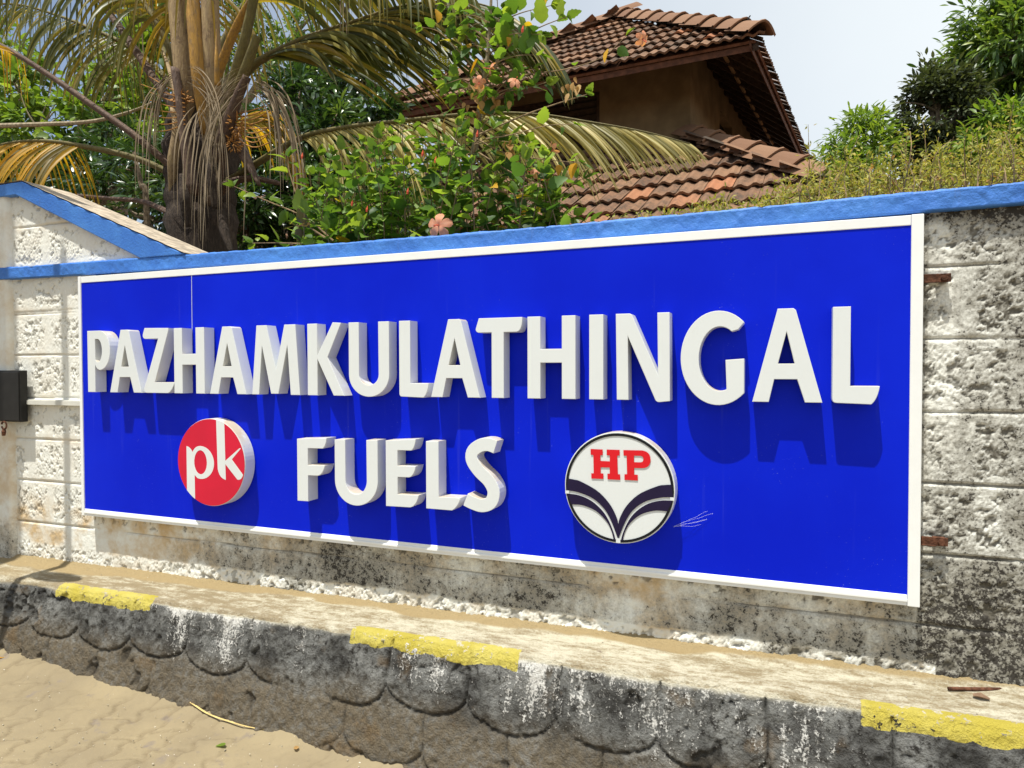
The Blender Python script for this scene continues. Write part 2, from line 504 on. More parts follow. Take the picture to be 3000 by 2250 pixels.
# masks
def band(x, a, b, e=.012): return sstep(a-e, a+e, x)*(1-sstep(b-e, b+e, x))
yb = band(Xg, -3.245, -2.63)+band(Xg, -1.565, -.862)+band(Xg, .222, 1.6)
dz = (ze[:, None]-H)-zr
ye = np.where(K == 0, sstep(YF+.050, YF+.028, Yg+.02*(fbm(Xg*8, Yg*20)-.5)), np.where(K == 1, 1, 1-sstep(.044, .058, dz+.03*(fbm(Xg*14, zr*14, 3)-.5))))
yel = yb*ye*(.52+.62*fbm(Xg*9+3, (zr+Yg)*22, 4))
low = face*sstep(.13, .30, dz+.07*(fbm(Xg*4, zr*4, 3)-.5)+.02*(-Xg-1.5))
wx = sstep(-2.9, -1.2, Xg)
pk_ = lambda c, w: np.exp(-((Xg-c)/w)**2)
lime = .04+.25*pk_(-2.42, .10)+.28*pk_(-2.15, .13)+.12*pk_(-1.8, .12)+.30*pk_(-1.22, .13)+.22*pk_(-.75, .2)+.14*pk_(-.3, .3)+.12*pk_(.05, .1)
white = np.where(face > 0, lime*(1-sstep(.10, .40, dz))*1.2+(.05+.16*sstep(-.9, .3, Xg))*fbm(Xg*5, zr*3, 3)*(1-sstep(.1, .3, dz))+.26*(1-sstep(.0, .06, dz))*(Xg > -2.65)*fbm(Xg*2+1, zr*0)*1.6-.06, -.005+.075*wx+.10*(fbm(Xg*1.5, Yg*5, 3)-.5))
dust = np.where(K == 0, sstep(-.02, .07, Yg+.11*(fbm(Xg*3, Yg*6)-.5)) + .45*(1-sstep(-3.4, -1.9, Xg)), 0)
gid = np.where((K <= 1) | (dz < .045), 0, rid)
for o in split_sheet(P3, gid, lambda i: 'ledge_slab' if i == 0 else 'scallop', LEDGE, ledge,
                     {'face': np.clip(face*sstep(.004, .030, dz+.03*(fbm(Xg*12, zr*12, 3)-.5))+(K == 1)*.06, 0, 1), 'yel': yel, 'dust': dust, 'low': low, 'white': white, 'groove': np.clip(gro+crk+pock*.7, 0, 1)}, flip=True): pass

# ------------------------------------------------------------------ boundary wall
wall = tag(empty('boundary_wall', (-1.5, .16, 0)), 'whitewashed rough block wall with blue coping behind the sign', 'wall')
ZJ = [.540, .313, .0885, -.136, -.3605, -.585, -.8095, -1.034, -1.26]
def wall_field(X, Z, lift=0.0):
    """Z relative to the eye; returns outward displacement, masks, block ids"""
    zj = np.array(ZJ[::-1])
    zz = Z-.011*(X-.41)*(Z < .3)*.25
    if lift: zj = np.concatenate([zj, zj[-1]+np.array([.2245, .449])])
    i = np.clip(np.searchsorted(zj, zz)-1, 0, len(zj)-2)
    dzl = zz-zj[i]; dzh = zj[i+1]-zz
    dz = np.minimum(dzl, dzh)
    BL = .30
    off = np.where(i % 2 == 0, .51, .66)
    left = X < -2.6
    lf = 1-sstep(-3.25, -1.9, X+.5*(fbm(X*2, Z*3, 3)-.5))
    off = np.where(left, np.where(i % 2 == 0, -3.62, -3.47), off)
    q = (X-off)/BL; k = np.floor(q); fx = (q-k)*BL
    dx = np.minimum(fx, BL-fx)
    e = .035*(fbm(X*14, Z*14, 3)-.5)
    r = sstep(.016, .040, dz+e*1.3)*sstep(.016, .045, dx+e*1.5)
    lowz = 1-sstep(-.945, -.925, Z+.03*(fbm(X*6, Z*6, 3)-.5))
    r = np.maximum(r*np.where((Z < -.80) & (X < .42), .22, 1), lowz*np.where(X < .42, 1.15, .8))
    sharp = np.where(left, .44, .55)
    w1 = worley(X/.0105+1.6*fbm(X*60, Z*60, 3), Z/.0082+1.2*fbm(X*60+9, Z*60, 3))
    w2 = worley(X/.009+50, Z/.008)
    lump = 1-np.clip(w1, 0, 1); lump2 = 1-np.clip(w2, 0, 1)
    f = fbm(X*26, Z*26, 3)
    pit = sstep(.55, .70, fbm(X*48+5, Z*48, 3))
    h = r*sharp*(-.010+.013*lump**.7+.005*lump2+.012*(f-.5)-.011*pit)
    h = h+(1-r)*np.where(left, .6, 1.6)*(.0035*(fbm(X*70, Z*90, 3)-.5)+.0022*lump2*sstep(.42, .55, fbm(X*12, Z*12, 2)))+.004*(fbm(X*5, Z*5, 3)-.5)
    jd = sstep(.003, .007, dz+.0015*(fbm(X*90, Z*4)-.5))
    vis = sstep(.38, .50, fbm(X*4+1, i*3.7+Z*0, 2))
    h = h-(1-jd)*.008*(.25+.75*vis)
    h = h-(1-sstep(.002, .006, dx))*.0012
    cav = np.clip(r*(pit*1.0+.9*(1-lump*1.6))+(1-jd)*.8*vis, 0, 1)
    m = .52-.16*(X < .40)-.34*lf+(.26-.20*lf)*(fbm(X*2.1+7, Z*1.3, 3)-.5)*2
    m = m+(.22+.03*lf-.09*(X > .40))*(1-sstep(-.98, -.58, Z+.22*(fbm(X*2.3, Z*2.3, 3)-.5)))
    m = m+.22*sstep(.43, .47, Z)*(~left)+.10*(1-sstep(.03, .0, -(X-.41)))*0
    m = m-.42*lowz*sstep(.32, .5, fbm(X*3, Z*3, 2))*(X < .45)-np.where((X > .42) & (Z > -.58), .10, 0)*sstep(.45, .6, fbm(X*7, Z*1.2+3, 3))  # sunlit strip below the sign's shadow put in as whiter colour
    m = m+.30*(1-sstep(-1.0, -.975, Z))
    warm = np.clip(.15+1.0*(1-sstep(-.92, -.6, Z))*(X < .42)*(1-.8*lowz)+.45*np.exp(-((Z+.78)/.07)**2)*(X < .42)+.3*np.exp(-((dz)/.02)**2)*left, 0, 1)*np.where(X > .42, .45, 1)
    return h, np.clip(cav, 0, 1), m, warm, (i*100+(k+30)).astype(int)
def wall_sheet(x0, x1, z0, z1, step, keep=None, y=.06, lift=0.0):
    xs = np.arange(x0, x1+step*.5, step); zs = np.arange(z0, z1+step*.5, step)
    X, Z = np.meshgrid(xs, zs, indexing='ij')
    h, cav, m, warm, ids = wall_field(X, Z, lift)
    P = np.stack([X, y-h, Z+H], -1)
    kp = keep(X, Z) if keep else None
    split_sheet(P, ids, lambda i: 'wall_block', WALL, wall, {'cav': cav, 'mould': m, 'warm': warm}, flip=False, keep=kp)
wall_sheet(.35, 1.25, -1.06, .485, .0052)
wall_sheet(-3.90, -3.25, -1.08, .50, .0052)
wall_sheet(-3.25, .35, -1.08, -.66, .0062)
gin = lambda X, Z: (Z < .937) & (Z < .535+(-2.895-X)*.4365+.012)
wall_sheet(-3.90, -2.85, .545, .95, .0052, keep=gin, y=.06, lift=1)
wm = MB(); wm.box((-3.25, .064, H-.66), (.35, .10, H+.47)); wm.build('wall_core', WALL, wall)
wm = MB(); wm.box((-5.4, .085, H-1.6), (6.0, .27, H+.478)); wm.prism([(-5.4, H+.478), (-2.75, H+.478), (-3.82, H+.93), (-5.4, H+.93)], .085, .27)
wm.box((1.25, .062, H-1.6), (6.0, .085, H+.478)); wm.build('wall_core', WALL, wall)

def coping(x0, x1, parent):
    xs = np.arange(x0, x1, .008)
    prof = []
    yF, yB, zb, zt = .028, .30, .4745, .538
    for t in np.linspace(0, 1, 5)[:-1]: prof.append((.075+(yF-.075)*t, zb, 0, 0))
    for t in np.linspace(0, 1, 10)[:-1]: prof.append((yF, zb+(zt-zb)*t, 1, t))
    for t in np.linspace(0, 1, 9)[:-1]: prof.append((yF+(yB-yF)*t, zt, 2, 1))
    for t in np.linspace(0, 1, 3): prof.append((yB, zt-.06*t, 3, 0))
    pr = np.array(prof)
    X = np.repeat(xs[:, None], len(pr), 1); Yc = np.repeat(pr[None, :, 0], len(xs), 0); Zc = np.repeat(pr[None, :, 1], len(xs), 0)
    kf = np.repeat(pr[None, :, 2], len(xs), 0); tf = np.repeat(pr[None, :, 3], len(xs), 0)
    Zc = Zc+.009*np.interp(X, [-5, -4, -2.6, -1.2, -.3, .7, 1.6], [1.7, 1.6, .2, -.9, -.4, .9, 1.0])
    n1 = fbm(X*7, Zc*7, 4)-.5; n2 = fbm(X*45, Zc*45+Yc*45, 4)-.5
    Yc = Yc-np.where(kf == 1, .006*n1+.007*n2, 0)
    edge = np.where(kf == 1, sstep(.80, 1.0, tf), np.where(kf == 2, 1.0, 0.0))
    Zc = Zc+np.where((kf == 2), .007*n2+.004*n1, 0)-np.where((kf == 1) & (tf > .85), .006*np.abs(n2), 0)
    P = np.stack([X, Yc, Zc+H], -1)
    split_sheet(P, np.zeros(X.shape, int), lambda i: 'coping', COPING, parent, {'edge': edge*.42}, flip=True)
coping(-5.2, 6.0, wall)
# raised gate end: sloping gable coping
g = MB()
out_ = [(-5.4, .997), (-3.75, .997), (-2.61, .541)]
inn = [(-2.90, .541), (-3.80, .932), (-5.4, .937)]
g.prism([(x, z+H) for x, z in out_+inn], .024, .29)
g.build('gable_coping', COPING, wall, bevel=.004)
g = MB()
for (xa, za), (xb, zb_) in zip(out_[:-1], out_[1:]):
    n = 40
    for i in range(n):
        t0, t1 = i/n, (i+1)/n
        pa = (xa+(xb-xa)*t0, za+(zb_-za)*t0+H+.006); pb = (xa+(xb-xa)*t1, za+(zb_-za)*t1+H+.006)
        j0, j1 = .004*math.sin(i*1.7), .004*math.sin((i+1)*1.7)
        g.add([(pa[0], .022+j0, pa[1]), (pb[0], .022+j1, pb[1]), (pb[0], .292, pb[1]), (pa[0], .292, pa[1])], [(0, 1, 2, 3)])
g.build('cement_capping', CEMENT, wall)

pier = tag(empty('gate_pier', (-4.4, .05, 0)), 'plastered white pier carrying the dark meter box at the left edge', 'pier')
xs = np.arange(-5.0, -3.878, .012); zs = np.arange(-1.2, .945, .012)
X, Z = np.meshgrid(xs, zs, indexing='ij')
h = .006*(fbm(X*8, Z*8, 4)-.5)+.003*(fbm(X*50, Z*50, 3)-.5)
P = np.stack([X, .032-h, Z+H], -1)
P[-2:, :, 1] += .012; P[-1, :, 1] += .03
split_sheet(P, np.zeros(X.shape, int), lambda i: 'plaster_face', WALL, pier,
            {'cav': X*0, 'mould': .08+.45*(1-sstep(-1.0, -.6, Z)), 'warm': .55+.2*(Z < 0)})

# ------------------------------------------------------------------ the sign
def mat_panel():
    m = Mat('blue_vinyl')
    p = m.pos()
    n1 = m.noise(1.6, 4, .5); n2 = m.noise(240, 2, .5)
    c = m.mix(m.step(n1, .3, .7), (.0012, .011, .51), (.002, .017, .60))
    c = m.mix(m.math('MULTIPLY', m.step(n2, .735, .77), m.step(m.noise(3, 3, .6), .45, .65)), c, (.22, .27, .62))
    st = m.noise(30, 3, .6, m.scale(p, (1, 1, .04)))
    c = m.mix(m.math('MULTIPLY', m.step(st, .62, .76), .045), c, (.20, .25, .55))
    return m.out(c, m.math('ADD', .34, m.math('MULTIPLY', n1, .14)), .09, m.bump(m.noise(2.2, 3, .5), .12, .03))
def mat_acrylic(name, base, grime=1.0):
    m = Mat(name)
    up = m.normal_z()
    n1 = m.noise(14, 5, .65); n2 = m.noise(90, 4, .65); n3 = m.noise(26, 5, .7, m.scale(m.pos(), (1, 1, .4)))
    c = m.mix(m.math('MULTIPLY', m.step(n1, .45, .8), .3), base, tuple(q*.92 for q in base))
    ny = m.math('ABSOLUTE', m.node('ShaderNodeSeparateXYZ', {0: m.node('ShaderNodeNewGeometry').outputs['Normal']}).outputs[1])
    side = m.math('SUBTRACT', 1.0, m.step(ny, .25, .7))
    dirt = m.math('MULTIPLY', m.step(up, .25, .75), m.step(n1, .28, .58))
    c = m.mix(m.math('MULTIPLY', dirt, .85*grime), c, (.50, .40, .26))
    spots = m.math('MULTIPLY', m.math('MULTIPLY', side, m.step(up, -.2, .25)), m.step(n2, .64, .72))
    c = m.mix(m.math('MULTIPLY', spots, .55*grime), c, (.45, .38, .28))
    drip = m.math('MULTIPLY', side, m.step(n3, .63, .74))
    c = m.mix(m.math('MULTIPLY', drip, .35*grime), c, (.52, .42, .28))
    return m.out(c, .38, .45)
PANEL = mat_panel()
ACRYL = mat_acrylic('white_acrylic', (.665, .695, .695))
ALU = plain('white_aluminium', (.80, .81, .80), .38, .5, .03, 9)
RED = plain('red_vinyl', (.58, .006, .035), .4, .4, .06, 6)
REDP = plain('bright_red_print', (.62, .004, .012), .4, .4, .03, 6)
PRINTW = plain('white_print', (.675, .705, .70), .4, .4, .03, 8)
NAVY = plain('navy_print', (.014, .009, .036), .5, .18, .1, 8)
BLACKP = plain('black_print', (.007, .008, .010), .5, .2, .1, 8)
RUST = plain('rusty_iron', (.105, .045, .026), .9, .2, .55, 60, bump=.6)
DARKI = plain('dark_painted_iron', (.012, .011, .010), .6, .35, .3, 20)

sign = tag(empty('sign_board', (-1.45, .03, H-.135)), 'big blue board with raised white letters and two round emblems on the wall', 'sign')
X0s, X1s, Z0s, Z1s = -3.296, .397, H-.7366, H+.4665
m_ = MB(); m_.box((X0s+.01, .002, Z0s+.01), (X1s-.01, .046, Z1s-.01)); m_.build('panel', PANEL, sign)
m_ = MB(); m_.box((X0s+.02, -.001, Z1s-.031), (X1s-.034, .05, Z1s)); m_.build('frame_bar', ALU, sign, bevel=.002)
m_ = MB()
m_.box((X0s+.02, -.001, Z0s), (X1s-.034, .05, Z0s+.034)); m_.box((X0s+.02, -.006, Z0s+.012), (X1s-.034, 0.0, Z0s+.022))
m_.build('frame_bar', ALU, sign, bevel=.002)
m_ = MB(); m_.box((X0s, -.004, Z0s-.001), (X0s+.0195, .05, Z1s+.001)); m_.build('frame_bar', ALU, sign, bevel=.002)
m_ = MB(); m_.box((X1s-.0335, -.004, Z0s-.001), (X1s, .05, Z1s+.001)); m_.build('frame_bar', ALU, sign, bevel=.002)
# joint strip in the vinyl
m_ = MB(); m_.tube([(-2.545, .0015, Z1s-.03), (-2.5455, .001, H+.32), (-2.546, .0015, H+.17)], .0013, 5)
m_.build('vinyl_joint', PRINTW, sign)

def curve_mesh(name, splines, depth, mat, bevel=0.0):
    """closed outlines in the x-z plane, filled, extruded to +-depth/2 along y"""
    cd = bpy.data.curves.new(name, 'CURVE'); cd.dimensions = '2D'; cd.fill_mode = 'BOTH'
    cd.extrude = max(0, depth/2-bevel); cd.bevel_depth = bevel; cd.bevel_resolution = 1; cd.offset = -bevel
    for pts in splines:
        sp = cd.splines.new('POLY'); sp.points.add(len(pts)-1); sp.use_cyclic_u = True
        for q, (x, z) in zip(sp.points, pts): q.co = (x, z, 0, 1)
    ob = bpy.data.objects.new(name, cd)
    me = bpy.data.meshes.new_from_object(ob)
    bpy.data.objects.remove(ob); bpy.data.curves.remove(cd)
    n = len(me.vertices); co = np.empty(n*3, np.float32); me.vertices.foreach_get('co', co); co = co.reshape(-1, 3)
    co = np.stack([co[:, 0], -co[:, 2], co[:, 1]], -1)
    me.vertices.foreach_set('co', co.ravel()); me.update()
    me.materials.clear(); me.materials.append(mat)
    me.polygons.foreach_set('use_smooth', np.zeros(len(me.polygons), dtype=bool))
    me.name = name
    return me
def arc(cx, cz, rx, rz, a0, a1, n=14):
    return [(cx+rx*math.cos(math.radians(a0+(a1-a0)*i/n)), cz+rz*math.sin(math.radians(a0+(a1-a0)*i/n))) for i in range(n+1)]
def bez(p, c, q, n=6):
    return [((1-t)**2*p[0]+2*t*(1-t)*c[0]+t*t*q[0], (1-t)**2*p[1]+2*t*(1-t)*c[1]+t*t*q[1]) for t in [i/n for i in range(n+1)]]
b_, t_ = -.109, .189
GL = {}
GL['P'] = [[(0, b_), (.051, b_), (.051, .026)]+bez((.051, .026), (.060, 0), (.085, -.002))+arc(.083, .0935, .071, .0955, -88, 90)+[(0, t_)],
           [(.052, .148), (.075, .148)]+arc(.070, .0925, .029, .0555, 80, -80)+[(.066, .037), (.054, .048)]]
GL['A'] = [[(0, b_), (.05, b_), (.066, -.036), (.134, -.036), (.157, b_), (.207, b_), (.129, t_-.006), (.122, t_), (.075, t_)],
           [(.102, .115), (.077, .014), (.126, .014)]]
GL['Z'] = [[(.012, .194), (.162, .191), (.162, .18), (.074, -.059), (.197, -.059)]+bez((.197, -.059), (.180, -.10), (.156, -.109))+[(.022, -.109)]+bez((.022, -.109), (.004, -.11), (.004, -.092))+[(.097, .143), (.014, .143)]+bez((.014, .143), (-.003, .148), (.001, .165))]
GL['H'] = [[(0, b_), (.05, b_), (.05, .021), (.131, .021), (.131, b_), (.182, b_), (.182, t_), (.131, t_), (.131, .071), (.05, .071), (.05, t_), (0, t_)]]
GL['M'] = [[(0, b_), (.038, b_), (.056, .101), (.103, b_+.004), (.142, b_+.004), (.191, .102), (.207, b_), (.255, b_), (.234, t_), (.176, t_), (.130, -.002), (.082, t_), (.027, t_)]]
GL['K'] = [[(0, b_), (.05, b_), (.05, .042), (.13, b_), (.181, b_), (.101, .049), (.169, t_), (.127, t_+.003), (.05, .057), (.05, t_), (0, t_)]]
GL['U'] = [[(0, t_)]+arc(.095, -.022, .095, .09, 180, 360, 22)+[(.19, t_), (.14, t_)]+arc(.095, -.022, .046, .043, 360, 180, 18)+[(.049, t_)]]
GL['L'] = [[(0, t_), (0, b_+.014)]+bez((0, b_+.014), (0, b_), (.012, b_))+[(.108, b_-.003)]+bez((.108, b_-.003), (.125, -.098), (.131, -.056))+[(.05, -.056), (.05, t_)]]
GL['T'] = [[(.012, t_), (.187, t_)]+bez((.187, t_), (.186, .135), (.163, .135))+[(.113, .135), (.113, b_), (.064, b_), (.064, .135), (.010, .135)]+bez((.010, .135), (-.004, .140), (0, .152))]
GL['I'] = [[(0, b_), (.051, b_), (.051, t_), (0, t_)]]
GL['N'] = [[(.004, b_), (.045, b_), (.042, .111), (.137, -.108)]+bez((.137, -.108), (.142, -.116), (.152, -.115))+[(.186, -.111), (.184, t_), (.143, t_), (.146, -.022), (.056, t_-.004), (.048, t_), (0, t_)]]
GL['G'] = [arc(.121, .0335, .121, .1555, 50, 312, 40)+[(.202, .031), (.144, .027), (.148, -.072)]+arc(.126, .031, .067, .106, 290, 57, 30)+[(.183, .126), (.201, .148)]]
b2, t2 = -.545, -.283
GL['F2'] = [[(0, b2), (.055, b2), (.055, -.436), (.105, -.436)]+bez((.105, -.436), (.130, -.432), (.141, -.392))+[(.055, -.392), (.055, -.322), (.130, -.322)]+bez((.130, -.322), (.145, -.315), (.151, -.278))+[(0, t2)]]
GL['U2'] = [[(0, t2)]+arc(.103, -.448, .103, .103, 180, 360, 22)+[(.206, t2), (.153, t2)]+arc(.103, -.448, .051, .057, 360, 180, 18)+[(.052, t2)]]
GL['E2'] = [[(0, b2), (.110, b2)]+bez((.110, b2), (.138, -.54), (.149, -.495))+[(.054, -.495), (.054, -.427), (.105, -.427)]+bez((.105, -.427), (.128, -.423), (.136, -.382))+[(.054, -.382), (.054, -.321), (.115, -.321)]+bez((.115, -.321), (.130, -.317), (.137, -.276))+[(0, t2)]]
GL['L2'] = [[(0, t2), (0, b2)]+[(.112, b2-.002)]+bez((.112, b2-.002), (.136, -.535), (.149, -.497))+[(.055, -.497), (.055, t2)]]
cl = spline([(.130, -.300), (.100, -.291), (.068, -.295), (.036, -.318), (.033, -.352), (.062, -.392), (.102, -.428), (.122, -.468), (.110, -.508), (.074, -.522), (.036, -.514), (.006, -.502)], 46)
tg = np.gradient(cl, axis=0); tg /= np.linalg.norm(tg, axis=1)[:, None]; nn = np.stack([-tg[:, 1], tg[:, 0]], -1)
hw = .025
GL['S2'] = [[tuple(p) for p in cl+nn*hw]+[tuple(p) for p in (cl-nn*hw)[::-1]]]
DEP = .062
row1 = [('P', -3.157), ('A', -3.006), ('Z', -2.787), ('H', -2.592), ('A', -2.380), ('M', -2.141), ('K', -1.846), ('U', -1.641), ('L', -1.405), ('A', -1.264),
        ('T', -1.0725), ('H', -.866), ('I', -.634), ('N', -.539), ('G', -.318), ('A', -.0905), ('L', .1445)]
ordn = {}
for ch, x in row1:
    me = curve_mesh('letter', [[(px+x, pz+H) for px, pz in s] for s in GL[ch]], DEP-.002, ACRYL, .0016)
    o = link('letter', me, sign); o.location.y = -(DEP)/2
    o['label'] = f'raised white letter {ch}'
for ch, x in [('F2', -1.9), ('U2', -1.71), ('E2', -1.4665), ('L2', -1.285), ('S2', -1.122)]:
    me = curve_mesh('letter', [[(px+x, pz+H+.02*(x+px+1.4)) for px, pz in s] for s in GL[ch]], DEP+.004, ACRYL, .0016)
    o = link('letter', me, sign); o.location.y = -(DEP+.004)/2
    o['label'] = f'smaller raised white letter {ch[0]}'
def circ(cx, cz, r, n=72): return arc(cx, cz, r, r, 0, 360-360/n, n-1)
def disc(cx, cz, r, mat):
    me = curve_mesh('round_emblem', [circ(cx, cz, r)], DEP-.002, mat, .002)
    o = link('round_emblem', me, sign); o.location.y = -DEP/2
    return o
def flat(name, parent, splines, mat, lvl, label=None):
    me = curve_mesh(name, splines, .0004, mat)
    o = link(name, me, parent); o.location.y = -DEP-.0004-.0005*lvl
    if label: o['label'] = label
    return o
# red disc with the two white initials
cx, cz = -2.3795, H-.4165
dk = disc(cx, cz, .1965, ACRYL); dk['label'] = 'red disc with white letters p and k'
# children of an offset part: cancel the part's own offset
dk.location.y = 0; dk.data.transform(Matrix.Translation((0, -DEP/2, 0)))
flat('disc_face', dk, [circ(cx, cz, .1945)], RED, 0)
q = lambda L_: [(x, z+H) for x, z in L_]
def rim(x, sgn): return cz-H+sgn*math.sqrt(max(0, .1945**2-(x-cx)**2))
pl = [(-2.521, -.349)]+bez((-2.521, -.349), (-2.500, -.350), (-2.4845, -.374))+bez((-2.4845, -.374), (-2.470, -.345), (-2.438, -.345))+arc(-2.438, -.4195, .079, .0745, 88, -92, 20)+[(-2.456, -.492), (-2.474, -.478)]
pl += [(-2.473, rim(-2.473, -1)), (-2.490, rim(-2.490, -1)), (-2.505, rim(-2.505, -1)), (-2.521, rim(-2.521, -1))]
flat('printed_letter', dk, [q(pl), q(arc(-2.438, -.4185, .0375, .0545, 0, 350, 24))], PRINTW, 1, 'white printed letter p')
kl = [(-2.344, rim(-2.344, 1)), (-2.320, rim(-2.320, 1)), (-2.297, rim(-2.297, 1)), (-2.2935, -.405), (-2.213, -.346), (-2.2035, -.3455), (-2.2565, -.397), (-2.1945, -.462)]
kl += bez((-2.1945, -.462), (-2.203, -.488), (-2.226, -.485))+[(-2.2935, -.420), (-2.292, -.490)]+bez((-2.292, -.490), (-2.330, -.484), (-2.338, -.442))
flat('printed_letter', dk, [q(kl)], PRINTW, 1, 'white printed letter k')
# white disc with red letters, black ring and navy curved bands
cx, cz = -.529, H-.416
dh = disc(cx, cz, .1945, ACRYL); dh['label'] = 'white disc with red letters H and P over curved navy bands'
dh.location.y = 0; dh.data.transform(Matrix.Translation((0, -DEP/2, 0)))
w = lambda L_, fl=1: [(cx+fl*x, cz+z) for x, z in L_]
flat('black_ring', dh, [circ(cx, cz, .1905), circ(cx, cz, .1815)], BLACKP, 1)
e1 = [(-.1815, .0225), (-.158, .0200), (-.1332, .0140), (-.0725, -.0165), (-.0293, -.0595), (-.006, -.1021), (.0006, -.1273)]
e2 = [(-.1905, -.0200), (-.1469, -.0238), (-.0926, -.0417), (-.0525, -.0732), (-.028, -.1104), (-.0082, -.1575), (.0002, -.181)]
e3 = [(-.1905, -.0310), (-.1434, -.0345), (-.0993, -.0500), (-.0605, -.0796), (-.0350, -.1142), (-.0160, -.158), (-.0085, -.1885)]
e4 = [(-.1690, -.0690), (-.1264, -.0700), (-.0792, -.0867), (-.0430, -.1182), (-.0250, -.1492), (-.0160, -.1815)]
sp_ = lambda e, n=24: [tuple(p) for p in spline(e, n)]
def cut(e): # keep inside the ring
    o_ = []
    for x, z in e:
        r = math.hypot(x, z); k = min(1, .1885/r); o_.append((x*k, z*k))
    return o_
for fl in (1, -1):
    s1, s2, s3, s4 = (cut(sp_(e)) for e in (e1, e2, e3, e4))
    if fl == -1: s1, s2 = [(x-.0006, z) for x, z in s1], s2
    flat('navy_band', dh, [w(s1+s2[::-1], fl)], NAVY, 2)
    rimpts = []
    a0, a1_ = math.degrees(math.atan2(s3[0][1], s3[0][0])), math.degrees(math.atan2(s4[0][1], s4[0][0]))
    flat('navy_band', dh, [w(s3+s4[::-1], fl)], NAVY, 2)
flat('white_gap', dh, [w([(-.192, -.0205), (-.178, -.0205), (-.178, -.0310), (-.192, -.0315)])], PRINTW, 3)
flat('white_gap', dh, [w([(.192, -.0205), (.178, -.0205), (.178, -.0310), (.192, -.0315)])], PRINTW, 3)
flat('white_gap', dh, [w([(-.0080, -.192), (.0080, -.192), (.0070, -.176), (-.0070, -.176)])], PRINTW, 3)
HH = [(-.0990, .1320), (-.0553, .1320), (-.0553, .1120), (-.0636, .1120), (-.0636, .0915), (-.0300, .0915), (-.0300, .1125), (-.041, .1125), (-.041, .1325), (.0049, .1330), (.0049, .1135), (-.0035, .1132), (-.0015, .048), (.0066, .048), (.0069, .0288), (-.0380, .0283), (-.0384, .0478), (-.0300, .0480), (-.0300, .0700), (-.0625, .0690), (-.0625, .0476), (-.0526, .0475), (-.0526, .0286), (-.096, .0276), (-.0966, .0460), (-.0876, .0463), (-.0890, .1115), (-.0986, .1115)]
PP = [(.0180, .1330), (.080, .1345)]+bez((.080, .1345), (.1115, .1330), (.1120, .1040))+bez((.1120, .1040), (.1115, .0745), (.082, .0735))+[(.0557, .0728), (.0558, .0496), (.068, .0497), (.068, .0299), (.0219, .0298), (.0219, .0493), (.0310, .0495), (.0293, .1140), (.0185, .1140)]
PC = [(.055, .1152), (.0760, .1158)]+bez((.0760, .1158), (.0875, .1150), (.0876, .1045))+bez((.0876, .1045), (.0870, .0938), (.0760, .0932))+[(.0552, .0925)]
flat('printed_letter', dh, [w(HH)], REDP, 2, 'red printed letter H')
flat('printed_letter', dh, [w(PP), w(PC)], REDP, 2, 'red printed letter P')
# iron brackets that hold the board off the wall
for (px, py, xa, wdt) in ((2012, 601, X1s-.006, .085), (2010, 1169, X1s-.006, .085)):
    c = at(px, py, .03)
    m_ = MB(); m_.box((xa-.03, .030, c[2]-.013), (xa+wdt, .036, c[2]+.013)); m_.box((xa+wdt*.55, .036, c[2]-.011), (xa+wdt-.004, .060, c[2]+.011)); m_.box((xa-.03, .024, c[2]-.0145), (xa+wdt*.62, .0295, c[2]-.0105))
    br = m_.build('bracket', RUST, sign, bevel=.001); br['label'] = 'rusty bracket with bolt at the right edge'
    m_ = MB(); m_.tube([(xa+wdt*.78, .031, c[2]), (xa+wdt*.78, .020, c[2])], .0095, 6); m_.build('bolt', RUST, br)
for (px, py) in ((172, 683), (173, 1020)):
    c = at(px, py, .03)
    m_ = MB(); m_.box((X0s-.016, .012, c[2]-.012), (X0s+.004, .056, c[2]+.012)); m_.build('bracket', DARKI, sign)

# cobweb strands by the white emblem
m_ = MB()
base = np.array([-.345, -.02, H-.545])
for k in range(5):
    d = np.array([.08+.075*RNG.random(), .018, .008+.05*RNG.random()])
    pts = [base+d*t+np.array([0, 0, -.004*math.sin(t*3.1)*k/9])+RNG.normal(0, .0015, 3) for t in np.linspace(.0, 1, 7)]
    m_.tube(pts, .00019, 3)
tag(m_.build('cobweb', plain('web_silk', (.75, .75, .78), .8)), 'wispy white cobweb strands right of the white round emblem', 'cobweb')

# ------------------------------------------------------------------ meter box, conduit, debris
c = at(40, 800, -.012); c2 = at(40, 912, -.012)
bx1, bz1, bz0 = c[0], c[2], c2[2]
box = tag(empty('meter_box', (bx1-.2, -.01, bz0)), 'black iron meter box fixed to the pier at the left edge', 'meter box')
m_ = MB(); m_.box((bx1-.42, -.006, bz0), (bx1, .034, bz1)); m_.build('case', DARKI, box, bevel=.004)
m_ = MB(); m_.box((bx1-.415, -.012, bz0+.006), (bx1-.004, -.0065, bz1-.008)); m_.build('door', DARKI, box, bevel=.003)
m_ = MB()
ringc = np.array([bx1-.125, -.012, bz0-.020])
ring = [ringc+.020*np.array([math.cos(a), 0, math.sin(a)]) for a in np.linspace(-math.pi*.9, math.pi*.9, 18)]
m_.tube(ring, .0048, 6); m_.build('hasp_ring', RUST, box)
m_ = MB(); m_.tube([ringc+[0, 0, -.018], ringc+[.004, -.004, -.034], ringc+[.002, -.004, -.055]], [.008, .013, .009], 8, .6); m_.build('padlock', RUST, box)
a = at(40, 868, .045)
m_ = MB(); m_.box((bx1-.02, .030, H-.186), (X0s+.012, .064, H-.158)); m_.box((bx1-.02, .026, H-.184), (X0s+.012, .031, H-.162))
tag(m_.build('cable_trunking', plain('cream_pvc', (.62, .61, .55), .5, .4, .08, 12)), 'white plastic cable trunking running from the meter box to the sign', 'trunking')
